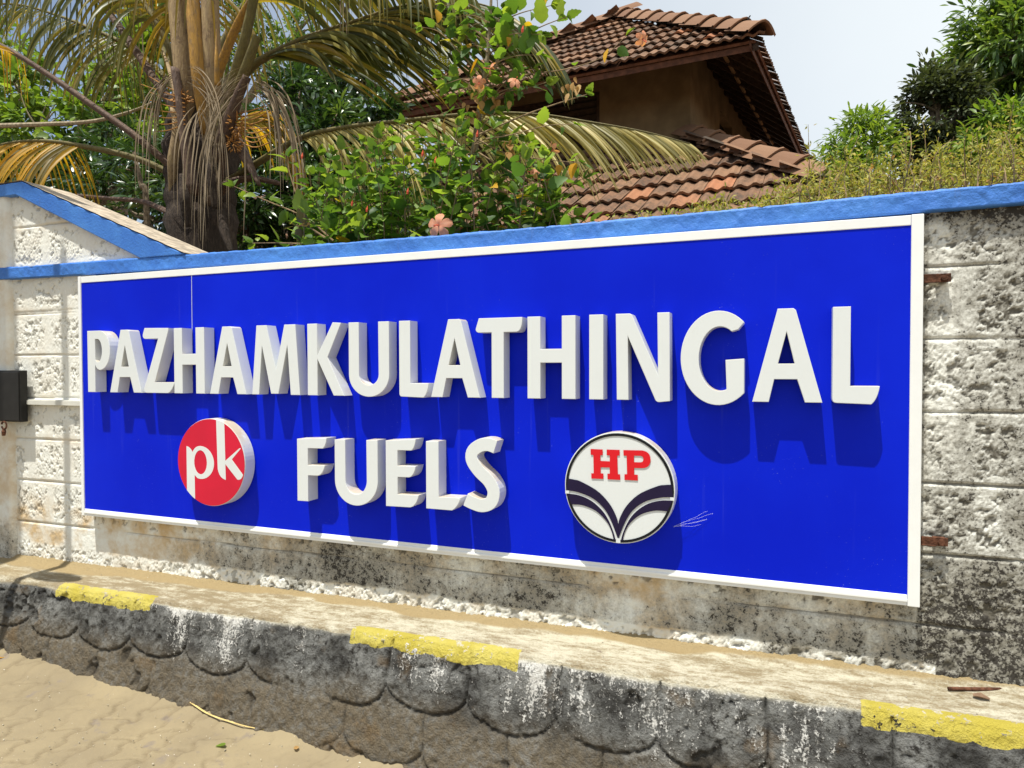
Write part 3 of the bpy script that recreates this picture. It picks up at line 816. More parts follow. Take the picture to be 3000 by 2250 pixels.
# rusty rod and clay chip on the ledge, straw, leaf and pebbles on the paving
def ontop(px, py):                                                     # a point of the ledge top
    s = 3000/2212; d = CF+(px*s-1500)/2000*CR-(py*s-1125)/2000*CU
    t = (-1.0+.012*(.5))/d[2]
    return EYE+d*t
A, B = ontop(2048, 1500), ontop(2180, 1503)
m_ = MB(); pts = [A+(B-A)*t+np.array([0, 0, .008+.0015*math.sin(9*t)]) for t in np.linspace(0, 1, 9)]
for p_ in pts: p_[2] = float((zfoot(p_[0])+zedge(p_[0]))/2)+.010
m_.tube(pts, .0055, 8); tag(m_.build('iron_rod', RUST), 'short rusty iron rod lying on the ledge at the right', 'rod')
A = ontop(2118, 1518); A[2] = float((zfoot(A[0])+zedge(A[0]))/2)+.006
m_ = MB(); m_.tube([A+[-.018, .004, .004], A+[0, 0, .008], A+[.022, -.004, .002]], [.006, .011, .004], 6, .6)
tag(m_.build('stone_chip', plain('brown_stone', (.22, .14, .09), .9, .2, .3, 40)), 'small brown stone chip below the rusty rod', 'stone')
def onground(px, py):
    s = 3000/2212; d = CF+(px*s-1500)/2000*CR-(py*s-1125)/2000*CU
    z = -1.45
    for _ in range(6):
        p = EYE+d*(z/d[2]); z = float(zg(p[0]))-H+.006
    return p
pts = [onground(*p) for p in ((412, 1532), (450, 1550), (500, 1566), (550, 1578), (606, 1584))]
for p_, l in zip(pts, (.03, .016, .012, .010, .012)): p_[2] += l
m_ = MB(); m_.tube(spline(pts, 24), np.linspace(.0045, .0022, 24), 6, .55)
tag(m_.build('straw_stalk', plain('dry_straw', (.58, .43, .17), .7, .3, .2, 30)), 'dry yellow stalk lying on the paving at the foot of the kerb', 'stalk')

# posts added out of frame so their shadows fall on the left wall
pole = tag(empty('shadow_post', (-3.70, -.72, float(zg(-3.7)))), 'thin grey post with a round plate, added outside the left edge to cast shadows', 'post')
GREY = plain('galvanised_steel', (.35, .36, .36), .45, .5, .1, 20, metal=.6)
m_ = MB(); m_.tube([(-3.70, -.72, float(zg(-3.7))-.05), (-3.70, -.72, H+3.1)], .026, 12); m_.build('post', GREY, pole)
me = curve_mesh('plate', [circ(-3.56, H+1.13, .17, 40)], .006, GREY); link('plate', me, pole).location.y = -.76
pole2 = tag(empty('shadow_pole', (-4.32, -1.15, float(zg(-4.2)))), 'thick concrete pole added outside the left edge to cast shadows', 'pole')
m_ = MB(); m_.tube([(-4.33, -1.15, float(zg(-4.2))-.1), (-4.33, -1.15, H+5.6)], [.17, .13], 16); m_.build('shaft', CEMENT, pole2)
m_ = MB(); m_.box((-5.1, -1.20, H+4.9), (-3.75, -1.12, H+5.0)); m_.build('cross_arm', GREY, pole2)

# ------------------------------------------------------------------ tiled house behind the wall
TIMBER = plain('red_brown_timber', (.115, .045, .022), .75, .3, .35, 12, bump=.3)
DTIMB = plain('dark_timber', (.055, .035, .024), .85, .2, .35, 15)
LITSPOT = plain('light_spot_timber', (.30, .19, .10), .8, .2, .3, 15)
HWALL = plain('ochre_plaster', (.185, .128, .066), .9, .2, .22, 3, bump=.2)
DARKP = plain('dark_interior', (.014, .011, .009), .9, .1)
LOUV = plain('louvre_wood', (.045, .030, .020), .8, .2, .3, 12)
DECK = plain('tile_underside', (.14, .062, .035), .9, .2, .4, 9)

up = np.array([0, 0, 1.0])
def zplane(px, py, z):
    s = 3000/2212; d = CF+(px*s-1500)/2000*CR-(py*s-1125)/2000*CU
    return EYE+d*((z-EYE[2])/d[2])
EZ = H+4.2
EL_, EC, EB = zplane(830, 243, EZ), zplane(1632, 86, EZ), zplane(1742, 345, EZ)
ah = unit(EC-EL_); bh = unit(EB-EC)
WID = np.linalg.norm(EC-EL_)
PIT = math.radians(36.2)
LOWZ = H+3.36
PIT2 = math.radians(33.8)
house = tag(empty('tiled_house', tuple((EL_+EC)/2*[1, 1, 0]+[0, 3, 0])), 'old two storey house with hipped clay tile roofs and ochre walls', 'house')

def tile_shape():
    w, l = .222, .37
    xs = np.linspace(0, w, 11); ys = [0.0, .12, l]
    V, F = [], []
    for j, y in enumerate(ys):
        for i, x in enumerate(xs):
            z = .026*(.5-.5*math.cos(4*math.pi*x/w))+(.012 if x > w*.93 else 0)+.045*(1-y/l)
            V.append((x, y, z))
    n = len(xs)
    for j in range(2):
        for i in range(n-1): F.append((j*n+i, j*n+i+1, (j+1)*n+i+1, (j+1)*n+i))
    k = len(V)
    for i, x in enumerate(xs): V.append((x, .006, V[i][2]-.024))
    for i in range(n-1): F.append((k+i, k+i+1, i+1, i))
    return np.array(V), F
TV, TF = tile_shape()
tile_me = mesh('roof_tile', TV, TF, TILE, {'age': np.full(len(TV), .05)})
tile_me2 = mesh('roof_tile', TV, TF, TILE, {'age': np.full(len(TV), .04)})
def ridge_shape():
    V, F = [], []
    xs = np.linspace(-.135, .135, 9); ys = [0, .018, .05, .41]; lift = [.030, .032, .018, 0.0]
    for y, lf in zip(ys, lift):
        for x in xs:
            V.append((x*(1+lf*3.0), y, .105*(1-(abs(x)/.135)**1.6)+lf-.02))
    n = 9
    for j in range(3):
        for i in range(n-1): F.append((j*n+i, j*n+i+1, (j+1)*n+i+1, (j+1)*n+i))
    k = len(V)
    for i in range(n): V.append((V[i][0]*.94, .004, V[i][2]-.018))
    for i in range(n-1): F.append((k+i, k+i+1, i+1, i))
    return np.array(V), F
RV, RF = ridge_shape()
ridge_me = mesh('ridge_tile', RV, RF, TILE, {'age': np.full(len(RV), -.12)}, smooth=False)

def basis(o, x, y, z):
    return Matrix(((x[0], y[0], z[0], o[0]), (x[1], y[1], z[1], o[1]), (x[2], y[2], z[2], o[2]), (0, 0, 0, 1)))
def proj(p):
    d = np.asarray(p)-EYE; z = d@CF
    return np.array([1106+2000*(d@CR)/z/1.35624, 829.6-2000*(d@CU)/z/1.35624])
def tiled_plane(roof, o, xa, ua, nrm, width, rows, lo, hi, me, single, kt=1.0):
    expo, w = .28*kt, .215*kt
    """o: eave start, xa along the eave, ua up the slope; lo/hi(s): where a row begins and ends"""
    spots = []
    for r in range(rows):
        s = r*expo
        x = math.ceil(lo(s)/w)*w-w
        while x < hi(s)-w*.35:
            if x+w*.6 > lo(s): spots.append((x, s-.05))
            x += w
    pts = []
    for x, s in spots:
        j = random.gauss(0, .004); k = random.gauss(0, .006); ang = random.gauss(0, .018)
        p = o+xa*(x+j)+ua*(s+k)+nrm*(.012+abs(random.gauss(0, .004)))
        X = unit(xa+ua*ang); Yv = unit(np.cross(nrm, X)); 
        pts.append((p, X, Yv))
    def rank(e):
        q = proj(e[0]); vis = -40 < q[0] < 2252 and -20 < q[1] < 620
        return (0 if vis and q[0] > 1080 else 1 if vis else 2, np.linalg.norm(e[0]-EYE))
    pts.sort(key=rank)
    for p, X, Yv in pts[:single]:
        t = bpy.data.objects.new('roof_tile', me); COL.objects.link(t); t.parent = roof
        t.matrix_basis = basis(p, X*kt, Yv*kt, nrm*kt)
    rest = pts[single:]
    if rest:
        Vs = np.concatenate([p+kt*(TV[:, :1]*X+TV[:, 1:2]*Yv+TV[:, 2:]*nrm) for p, X, Yv in rest])
        n = len(TV)
        Fs = np.concatenate([np.array(TF)+i*n for i in range(len(rest))])
        ag = np.repeat(RNG.uniform(-.05, .30, len(rest)), n)
        so = link('roof_tiles', mesh('roof_tiles', Vs, Fs, TILE, {'age': ag}), roof); so['kind'] = 'stuff'
def ridge_run(roof, a, b, nrm, expo=.42, k=1.42):
    L = np.linalg.norm(b-a); d = (b-a)/L; n = int(L/expo)
    X = unit(np.cross(d, nrm)); Z = unit(np.cross(X, d))
    for i in range(n+1):
        t = bpy.data.objects.new('ridge_tile', ridge_me); COL.objects.link(t); t.parent = roof
        p = a+d*(i*expo)+Z*(.035*k+.034+random.gauss(0, .005))
        X2 = unit(X+d*random.gauss(0, .02))
        t.matrix_basis = basis(p, X2*k, unit(np.cross(Z, X2))*k, Z*k)
def slab(mb, poly, nrm, th):
    P = np.array(poly); n = len(P)
    V = np.concatenate([P, P-nrm*th])
    mb.add(V, [tuple(range(n)), tuple(range(2*n-1, n-1, -1))]+[(i, i+n, (i+1) % n+n, (i+1) % n) for i in range(n)])

# upper roof: a hipped end towards the road
sN = WID/2
PK = EC+sN*(-ah+bh)+up*sN*math.tan(PIT)
BACK = 7.0
ua = unit(bh*math.cos(PIT)+up*math.sin(PIT)); na = unit(np.cross(ah, ua))
ub = unit(-ah*math.cos(PIT)+up*math.sin(PIT)); nb = unit(np.cross(bh, ub))
ul = unit(ah*math.cos(PIT)+up*math.sin(PIT)); nl = unit(np.cross(-bh, ul))
RB = PK+bh*(BACK-sN)
d_ = MB()
slab(d_, [EL_, EC, PK], na, .035); slab(d_, [EC, EC+bh*BACK, RB, PK], nb, .035); slab(d_, [EL_+bh*BACK, EL_, PK, RB], nl, .035)
roof1 = d_.build('upper_roof', DECK, house)
ct = math.cos(PIT)
tiled_plane(roof1, EL_-ah*.0, ah, ua, na, WID, 10, lambda s: s*ct+.02, lambda s: WID-s*ct, tile_me, 150, 1.3)
tiled_plane(roof1, EC, bh, ub, nb, BACK, 16, lambda s: s*ct+.02, lambda s: BACK, tile_me, 0, .8)
tiled_plane(roof1, EL_+bh*BACK, -bh, ul, nl, BACK, 10, lambda s: 0, lambda s: BACK-s*ct, tile_me, 0, 1.3)
ridge_run(roof1, EC-(PK-EC)/np.linalg.norm(PK-EC)*.10, PK, unit(na+nb))
ridge_run(roof1, EL_, PK, unit(na+nl))
ridge_run(roof1, PK, RB, up)
m_ = MB()                                                              # eave boards and the little hook
m_.obox(EL_-ah*.02+ua*.02-na*.05, ah*(WID+.0), ua*.025, -up*.085)
m_.obox(EC+ub*.03-nb*.05, bh*BACK, ub*.025, -up*.085)
m_.build('eave_board', TIMBER, roof1)
m_ = MB(); h0 = EC+up*.08-ah*.12+bh*.12
m_.tube([h0, h0+up*.16, h0+up*.27+ah*.01, h0+up*.30+ah*.035], [.014, .012, .010, .008], 6); m_.build('iron_hook', DARKI, roof1)
m_ = MB()
for k in range(1, 17):                                                 # rafters under the right eave
    o = EC+bh*(k*.42)-nb*.115+ub*.02
    m_.obox(o, bh*.07, ub*min(2.6, k*.42/math.cos(PIT)*.93), nb*.075)
m_.obox(EC+unit(-ah+bh)*.05-up*.12, unit(-ah+bh)*2.4+up*1.25, ah*.07, up*.10)
m_.build('rafters', DTIMB, roof1)
for k in range(14):  # pale blocks standing in for the light spots between the rafters
    o = EC+bh*(.50+k*.42)-nb*.125+ub*.62
    m_ = MB(); m_.obox(o, bh*.26, ub*.05, nb*.03); m_.build('batten_or_light_spot', LITSPOT, roof1)
for sv in (.25, .53, .81, 1.09, 1.37):
    m_ = MB(); m_.obox(EC+bh*(sv*ct+.05)-nb*.058+ub*sv, bh*(BACK-.4), ub*.04, nb*.018); m_.build('batten_or_light_spot', DTIMB, roof1)
OV = 1.1
W0 = EC+OV*(-ah+bh)
zw = EZ+OV*math.tan(PIT)-.06
d_ = MB()
def wallbox(o, dx, dy, z0, z1): d_.obox([o[0], o[1], z0], dx, dy, [0, 0, z1-z0])
winx0, winx1 = .0, .0
def along(px, py):                                                     # distance left of the wall corner on the front wall
    s = 3000/2212; d = CF+(px*s-1500)/2000*CR-(py*s-1125)/2000*CU
    n = bh-ah*(bh@ah); n = unit(n); t = ((W0-EYE)@n)/(d@n); p = EYE+d*t
    return -(p-W0)@ah, p[2]
wx1, _ = along(1295, 200); wx0 = wx1+1.9
wz0, wz1 = LOWZ+.12, LOWZ+1.02
fw = WID-2*OV
n_ = unit(np.array([ah[1], -ah[0], 0])); th = .22
sl = MB()
def fpart(x0, x1, z0, z1): sl.obox(W0-ah*x1+[0, 0, 0]-np.array([0, 0, W0[2]])+[0, 0, z0], ah*(x1-x0), bh*th, [0, 0, z1-z0])
fpart(0, wx1, H-1.5, zw); fpart(wx0, fw, H-1.5, zw); fpart(wx1, wx0, H-1.5, wz0); fpart(wx1, wx0, wz1, zw)
sl.build('front_wall', HWALL, house)
# side wall with a narrow slit vent
def sidept(px, py):
    s = 3000/2212; d = CF+(px*s-1500)/2000*CR-(py*s-1125)/2000*CU
    t = ((W0-EYE)@ah)/(d@ah); p = EYE+d*t
    return (p-W0)@bh, p[2]
v0, vz1 = sidept(1537, 240); v1, _ = sidept(1556, 255); _, vz0 = sidept(1545, 300)
sl = MB()
def spart(y0, y1, z0, z1): sl.obox(W0+bh*y0-np.array([0, 0, W0[2]])+[0, 0, z0], bh*(y1-y0), -ah*th, [0, 0, z1-z0])
spart(th, v0, H-1.5, zw); spart(v1, BACK-OV-1, H-1.5, zw); spart(v0, v1, H-1.5, vz0-.25); spart(v0, v1, vz1, zw)
sl.build('side_wall', HWALL, house)
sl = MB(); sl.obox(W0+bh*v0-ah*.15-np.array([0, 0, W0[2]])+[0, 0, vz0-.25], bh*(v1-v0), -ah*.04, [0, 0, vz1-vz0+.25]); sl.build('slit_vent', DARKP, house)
sl = MB(); B0 = W0-ah*wx0-np.array([0, 0, W0[2]])
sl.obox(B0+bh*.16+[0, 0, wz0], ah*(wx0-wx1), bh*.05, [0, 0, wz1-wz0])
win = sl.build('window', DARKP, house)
sl = MB()
for (xx, ww) in ((0, .06), ((wx0-wx1)/2-.03, .06), (wx0-wx1-.06, .06)): sl.obox(B0+ah*xx+bh*.03+[0, 0, wz0], ah*ww, bh*.10, [0, 0, wz1-wz0])
sl.obox(B0+bh*.031+[0, 0, wz1-.06], ah*(wx0-wx1), bh*.098, [0, 0, .06]); sl.build('window_frame', DTIMB, win)
for k in range(9):
    sl = MB(); sl.obox(B0+bh*.05+[0, 0, wz0+.02+k*.105], ah*(wx0-wx1), bh*.07-up*.06, [0, 0, .018]); sl.build('louvre', LOUV, win)
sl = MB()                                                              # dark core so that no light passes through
sl.obox(W0-ah*(fw-.3)+bh*.3-np.array([0, 0, W0[2]])+[0, 0, H-1.5], ah*(fw-.6), bh*(BACK-OV-2), [0, 0, zw-H+1.4]); sl.build('dark_core', DARKP, house)
sl = MB(); sl.obox(W0-ah*fw-np.array([0, 0, W0[2]])+[0, 0, H-1.5], ah*th, bh*(BACK-OV-1), [0, 0, zw-H+1.5]); sl.build('side_wall', HWALL, house)
# lower skirt roof
T0 = np.array([W0[0], W0[1], LOWZ])
LW = 3.0
t2 = math.tan(PIT2); c2_ = math.cos(PIT2)
ua2 = unit(bh*c2_+up*math.sin(PIT2)); na2 = unit(np.cross(ah, ua2))
ub2 = unit(-ah*c2_+up*math.sin(PIT2)); nb2 = unit(np.cross(bh, ub2))
E2 = T0+LW*(ah-bh)-up*LW*t2                                            # right lower eave corner
TL = T0-ah*9; EL2 = E2-ah*(9+LW)
d_ = MB(); slab(d_, [EL2, E2, T0, TL], na2, .035); slab(d_, [E2, E2+bh*8, T0+bh*5, T0], nb2, .035)
roof2 = d_.build('lower_roof', DECK, house)
NR = int(LW/c2_/(.28*1.55))+1
tiled_plane(roof2, EL2, ah, ua2, na2, 9+LW, NR, lambda s: 0, lambda s: 9+LW-s*c2_, tile_me2, 150, 1.55)
tiled_plane(roof2, E2, bh, ub2, nb2, 8, NR, lambda s: s*c2_, lambda s: 6, tile_me2, 0, 1.55)
ridge_run(roof2, E2, T0+(T0-E2)*.02, unit(na2+nb2), .48, 1.65)
m_ = MB(); m_.obox(EL2-na2*.05+ua2*.02, ah*(9+LW), ua2*.025, -up*.14); m_.build('eave_board', TIMBER, roof2)
m_ = MB()
for k in range(6):
    p = E2-ah*(.4+k*2.2)+bh*.4
    m_.box((p[0]-.08, p[1]-.08, H-1.6), (p[0]+.08, p[1]+.08, E2[2]-.05+.2))
m_.build('veranda_posts', DTIMB, house)['kind'] = 'stuff'

# ------------------------------------------------------------------ plants: materials and builders
def mat_leaf(name, stops, rough=.42, spec=.5, tf=.32, tmul=1.6, objrand=True):
    m = Mat(name)
    r = m.attr('rnd')
    if objrand: r = m.math('FRACT', m.math('ADD', r, m.rand()))
    c = m.ramp(r, stops)
    n = m.noise(25, 3, .6)
    c = m.mix(m.math('MULTIPLY', m.step(n, .45, .75), .30), c, m.mix(.5, c, (.02, .03, .01)))
    tcol = m.node('ShaderNodeVectorMath', {0: c, 1: (tmul*1.15, tmul*1.1, tmul*.5)}, operation='MULTIPLY').outputs[0]
    return m.out(c, rough, spec, None, (tf, tcol))
HIB = mat_leaf('hibiscus_leaf', [(0, (.030, .075, .016)), (.35, (.075, .155, .024)), (.75, (.155, .26, .035)), (.978, (.26, .36, .05)), (.990, (.50, .30, .02)), (1, (.58, .33, .03))], .50, .35, .38, 1.7)
HIBY = mat_leaf('yellowed_leaf', [(0, (.55, .26, .02)), (1, (.66, .38, .04))], .5, .3, .4, 1.2)
BRONZE = mat_leaf('bronze_leaf', [(0, (.07, .075, .03)), (.5, (.13, .085, .05)), (1, (.16, .13, .07))], .4, .5, .3, 1.2)
DRYL = mat_leaf('withered_leaf', [(0, (.30, .16, .05)), (.5, (.40, .24, .09)), (1, (.52, .35, .16))], .8, .2, .25, 1.1)
MANGO = mat_leaf('dark_glossy_leaf', [(0, (.014, .036, .012)), (.5, (.032, .070, .018)), (.85, (.065, .125, .026)), (1, (.13, .20, .04))], .30, .6, .25, 1.5, False)
MID = mat_leaf('mid_green_leaf', [(0, (.030, .070, .016)), (.45, (.080, .145, .025)), (.85, (.18, .26, .045)), (1, (.30, .36, .07))], .42, .5, .36, 1.6, False)
BRIGHT = mat_leaf('bright_green_leaf', [(0, (.065, .125, .018)), (.5, (.13, .215, .028)), (1, (.24, .32, .045))], .45, .45, .4, 1.6, False)
DULL = mat_leaf('dull_dark_leaf', [(0, (.035, .048, .022)), (.6, (.062, .080, .036)), (1, (.11, .13, .06))], .45, .45, .3, 1.4, False)
WEED = mat_leaf('yellow_green_leaf', [(0, (.13, .16, .03)), (.35, (.27, .28, .05)), (.8, (.42, .39, .09)), (.94, (.48, .37, .10)), (1, (.34, .19, .07))], .55, .35, .35, 1.3, False)
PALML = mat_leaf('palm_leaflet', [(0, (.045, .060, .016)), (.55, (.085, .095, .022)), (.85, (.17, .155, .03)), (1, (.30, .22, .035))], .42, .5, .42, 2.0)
PALMD = mat_leaf('sunlit_palm_leaflet', [(0, (.20, .18, .06)), (.4, (.40, .345, .12)), (1, (.56, .46, .18))], .45, .5, .3, 1.5)  # lit copy of the leaflet, sunlight put into the colour
PALMY = mat_leaf('yellow_lit_leaflet', [(0, (.12, .10, .018)), (.5, (.30, .20, .02)), (1, (.50, .30, .02))], .45, .4, .5, 2.0)  # yellow backlight on the leaflets put into the colour
DEADL = mat_leaf('dead_leaflet', [(0, (.10, .075, .05)), (.5, (.22, .165, .105)), (1, (.40, .32, .22))], .85, .2, .12, 1.0)
BARK = plain('grey_bark', (.16, .125, .085), .95, .15, .4, 25, bump=.8)
TWIG = plain('brown_twig', (.24, .165, .09), .85, .2, .35, 40)
PALEBARK = plain('pale_bark', (.30, .25, .17), .9, .2, .35, 30, bump=.5)
PTRUNK = None
def streaky(name, a, b, c, rough=.65, bump=.5):
    m = Mat(name); p = m.pos()
    n1 = m.noise(9, 6, .7, m.scale(p, (7, 7, 1.0))); n2 = m.noise(16, 6, .7); n3 = m.noise(60, 4, .6, m.scale(p, (2, 2, .4)))
    col = m.mix(m.step(n1, .35, .65), a, b); col = m.mix(m.step(n2, .52, .70), col, c)
    col = m.mix(m.math('MULTIPLY', m.step(n3, .58, .7), .6), col, tuple(q*.45 for q in c))
    return m.out(col, rough, .3, m.bump(m.math('ADD', n1, n3), bump, .012))
PET_B = streaky('brown_petiole', (.13, .08, .055), (.075, .048, .036), (.19, .125, .085))
PET_G = streaky('green_brown_petiole', (.17, .145, .05), (.12, .10, .04), (.22, .17, .09))
PET_Y = streaky('orange_petiole', (.44, .24, .045), (.28, .16, .05), (.22, .15, .075))
PET_T = streaky('tan_leaf_base', (.36, .26, .13), (.24, .165, .09), (.17, .11, .065))
PTRUNK = streaky('palm_trunk_fibre', (.070, .050, .038), (.035, .026, .020), (.10, .076, .056), .95, 1.0)
STALK = plain('orange_flower_stalk', (.34, .16, .04), .7, .3, .3, 30)
PETAL = mat_leaf('peach_petal', [(0, (.72, .30, .17)), (1, (.80, .42, .27))], .6, .2, .35, 1.1)
BUD = plain('red_bud', (.62, .09, .04), .5, .3, .2, 30)

def leaf_tpl(L, W, prof, fold=.22, curl=.25, n=5):
    """midrib along +y, face up +z"""
    V, F = [], []
    for i in range(n+1):
        t = i/n; w = W*.5*np.interp(t, np.linspace(0, 1, len(prof)), prof)
        z = -curl*L*t*t*.6; y = L*(t-.10*curl*t*t)
        V += [(-w, y, z+fold*w), (0, y, z), (w, y, z+fold*w)]
    for i in range(n):
        a = i*3
        F += [(a, a+1, a+4, a+3), (a+1, a+2, a+5, a+4)]
    return np.array(V), np.array(F)
OVATE = [.06, .72, 1.0, .86, .55, .04]
LANCE = [.10, .62, .95, 1.0, .72, .06]
def frames(dirs, up_hint, roll):
    y = dirs/np.linalg.norm(dirs, axis=1)[:, None]
    x = np.cross(y, up_hint); x /= np.linalg.norm(x, axis=1)[:, None]+1e-9
    z = np.cross(x, y)
    c, s = np.cos(roll)[:, None], np.sin(roll)[:, None]
    return x*c+z*s, y, z*c-x*s
def scatter(tpls, pos, dirs, roll, scale, rnd, name, mat, parent, kind='stuff'):
    uh = np.tile(np.array([0, 0, 1.0]), (len(pos), 1))+RNG.normal(0, .05, (len(pos), 3))
    x, y, z = frames(dirs, uh, roll)
    VV, FF, RR = [], [], []
    n0 = 0
    pick = RNG.integers(0, len(tpls), len(pos))
    for k, (TV_, TF_) in enumerate(tpls):
        m = pick == k
        if not m.any(): continue
        S = scale[m][:, None, None]
        P = pos[m][:, None, :]+S*(TV_[None, :, :1]*x[m][:, None, :]+TV_[None, :, 1:2]*y[m][:, None, :]+TV_[None, :, 2:]*z[m][:, None, :])
        c = m.sum(); nv = len(TV_)
        VV.append(P.reshape(-1, 3)); FF.append((TF_[None]+(np.arange(c)*nv)[:, None, None]).reshape(-1, 4)+n0)
        RR.append(np.repeat(rnd[m], nv)); n0 += c*nv
    me = mesh(name, np.concatenate(VV), np.concatenate(FF), mat, {'rnd': np.concatenate(RR)}, smooth=True)
    o = link(name, me, parent)
    if kind: o['kind'] = kind
    return o
def rdirs(n, zb=0.0):
    d = RNG.normal(0, 1, (n, 3)); d[:, 2] += zb
    return d/np.linalg.norm(d, axis=1)[:, None]

L_MANGO = [leaf_tpl(.15, .038, LANCE, .25, .5, 4), leaf_tpl(.13, .034, LANCE, .3, .8, 4), leaf_tpl(.17, .040, LANCE, .2, .3, 4)]
L_BROAD = [leaf_tpl(.16, .10, OVATE, .15, .4, 4), leaf_tpl(.13, .085, OVATE, .2, .6, 4)]
L_SMALL = [leaf_tpl(.07, .030, OVATE, .2, .4, 3), leaf_tpl(.06, .028, OVATE, .3, .2, 3)]
L_WEED = [leaf_tpl(.016, .0075, OVATE, .2, .3, 2), leaf_tpl(.021, .0080, LANCE, .25, .4, 2)]

def tree(name, label, blobs, trunk, leaf, tpls, n, size, per=14, spread=.16, droop=.5, group=None, gap=.35, limbs=True, bark=None, cat='tree'):
    """blobs: (px, py, Y, radius in photo px [, vertical stretch]); leaves sit in sprays through each blob's volume"""
    C = []
    for b in blobs:
        p = at(b[0], b[1], b[2]); dep = (p-EYE)@CF
        C.append((p, b[3]*1.35624*dep/2000, b[4] if len(b) > 4 else 1.0))
    base = at(trunk[0], trunk[1], trunk[2]); base[2] = H-1.5
    t = tag(empty(name, tuple(base)), label, cat, group)
    fork = at(trunk[0], trunk[3], trunk[2])
    m = MB(); r0 = trunk[4]
    m.tube(spline([base, base*.5+fork*.5+[.03, 0, 0], fork], 12), np.linspace(r0*1.3, r0*.8, 12), 10)
    m.build('trunk', bark or BARK, t)
    vol = np.array([c[1]**2.3 for c in C]); vol /= vol.sum()
    pos, dr, bl = [], [], []
    lm = MB()
    for (p, r, st), w in zip(C, vol):
        k = max(3, int(n*w/per))
        u = rdirs(k, .25); rad = r*(RNG.random(k)**.42)
        cen = p+u*rad[:, None]*np.array([1, .8, st])
        keep = fbm(cen[:, 0]*2.1/max(r, .3)*.5+3, cen[:, 2]*2.1/max(r, .3)*.5+cen[:, 1], 2) > gap
        cen, u = cen[keep], u[keep]
        if limbs:
            mid = (fork+p)/2+np.array([0, 0, -.12*r])
            lm.tube(spline([fork, mid, p], 8), np.linspace(r0*.6, r0*.16, 8), 6)
            for q in cen[:: max(1, len(cen)//9)]:
                lm.tube(spline([p*.75+mid*.25, (p+q)/2+RNG.normal(0, .05*r, 3), q], 6), np.linspace(r0*.16, r0*.05, 6), 5)
        m_ = RNG.integers(int(per*.6), int(per*1.4)+1, len(cen))
        idx = np.repeat(np.arange(len(cen)), m_)
        d = rdirs(len(idx), -droop+.2)+u[idx]*.75
        pos.append(cen[idx]+d*spread*RNG.random((len(idx), 1))*.6); dr.append(d)
        bl.append(np.clip(RNG.normal(.45, .2, len(cen))[idx]+RNG.normal(0, .14, len(idx)), 0, 1))
    if limbs and lm.n: lm.build('limbs', bark or BARK, t)
    pos, dr, bl = np.concatenate(pos), np.concatenate(dr), np.concatenate(bl)
    scatter(tpls, pos, dr, RNG.normal(0, .6, len(pos)), size*RNG.uniform(.7, 1.25, len(pos)), bl, 'crown', leaf, t)
    return t

# ------------------------------------------------------------------ trees behind the wall
tree('mango_tree', 'tall dark glossy tree filling the space right of the palm trunk',
     [(640, 250, 3.4, 85), (710, 330, 3.2, 100), (790, 270, 3.6, 75), (600, 430, 3.0, 100), (720, 450, 2.9, 110), (830, 420, 3.3, 80), (560, 330, 3.6, 80), (680, 180, 4.2, 70), (800, 180, 4.6, 65), (520, 500, 2.6, 80), (760, 520, 2.6, 60), (880, 500, 2.6, 60)],
     (660, 560, 3.3, 420, .13), MANGO, L_MANGO, 13500, .9, 15, .16, .55, gap=.30)
tree('mango_tree', 'dark leafy tree low behind the left gate end of the wall',
     [(250, 420, 3.4, 100), (340, 380, 3.2, 95), (150, 430, 3.6, 100), (60, 430, 4.2, 110), (330, 470, 2.6, 80), (230, 330, 4.0, 80), (420, 440, 3.0, 80), (-40, 380, 4.2, 90), (440, 330, 3.8, 80)],
     (230, 560, 3.4, 430, .11), MANGO, L_MANGO, 13000, .9, 15, .15, .5, gap=.27)
tree('broadleaf_tree', 'light green broad leaved tree showing through the fronds at top left',
     [(40, 190, 4.6, 80), (80, 270, 4.4, 85), (230, 210, 4.8, 80), (300, 130, 5.0, 70), (180, 290, 4.4, 80), (330, 240, 4.8, 80), (350, 40, 5.4, 70), (0, 110, 5.2, 60), (-50, 290, 4.6, 80), (330, 330, 4.4, 60)],
     (120, 560, 4.8, 350, .10), BRIGHT, L_BROAD+L_SMALL, 9500, 1.0, 12, .16, .3, gap=.28, bark=PALEBARK)
tree('feathery_tree', 'pale green small leaved tree behind the palm at the top left',
     [(500, 60, 6.0, 80), (590, 120, 6.2, 80), (300, 60, 6.6, 60), (430, 130, 6.4, 80), (260, 120, 6.6, 55), (650, 60, 6.5, 50), (700, 240, 6.5, 60), (800, 330, 6.5, 60)],
     (470, 560, 6.2, 300, .12), MID, L_SMALL, 10500, 1.25, 16, .14, .1, gap=.28, bark=PALEBARK)
tree('mango_tree', 'big mango tree with long hanging leaves at the right edge',
     [(2160, 60, 4.6, 85), (2215, 120, 4.4, 110), (2100, 170, 4.8, 80), (2190, 230, 4.6, 95), (2150, 300, 4.6, 80), (2240, 30, 4.6, 90), (2085, 190, 5.0, 42), (2230, 330, 4.4, 90), (2180, 0, 4.8, 45), (2110, 110, 4.8, 45)],
     (2260, 470, 4.6, 330, .14), MID, L_MANGO, 15500, .62, 16, .16, .75, gap=.30)
tree('grey_leaved_tree', 'dull dark tree between the light green sapling and the big mango',
     [(2025, 225, 3.9, 70), (1992, 275, 3.9, 58), (2065, 270, 3.9, 66), (2035, 325, 3.9, 60), (2085, 320, 3.9, 55), (1980, 345, 3.9, 40), (2005, 175, 4.0, 34), (2078, 205, 3.9, 45), (1972, 322, 4.0, 30)],
     (2030, 470, 3.9, 330, .07), DULL, L_SMALL, 15500, .80, 16, .11, .8, gap=.24)
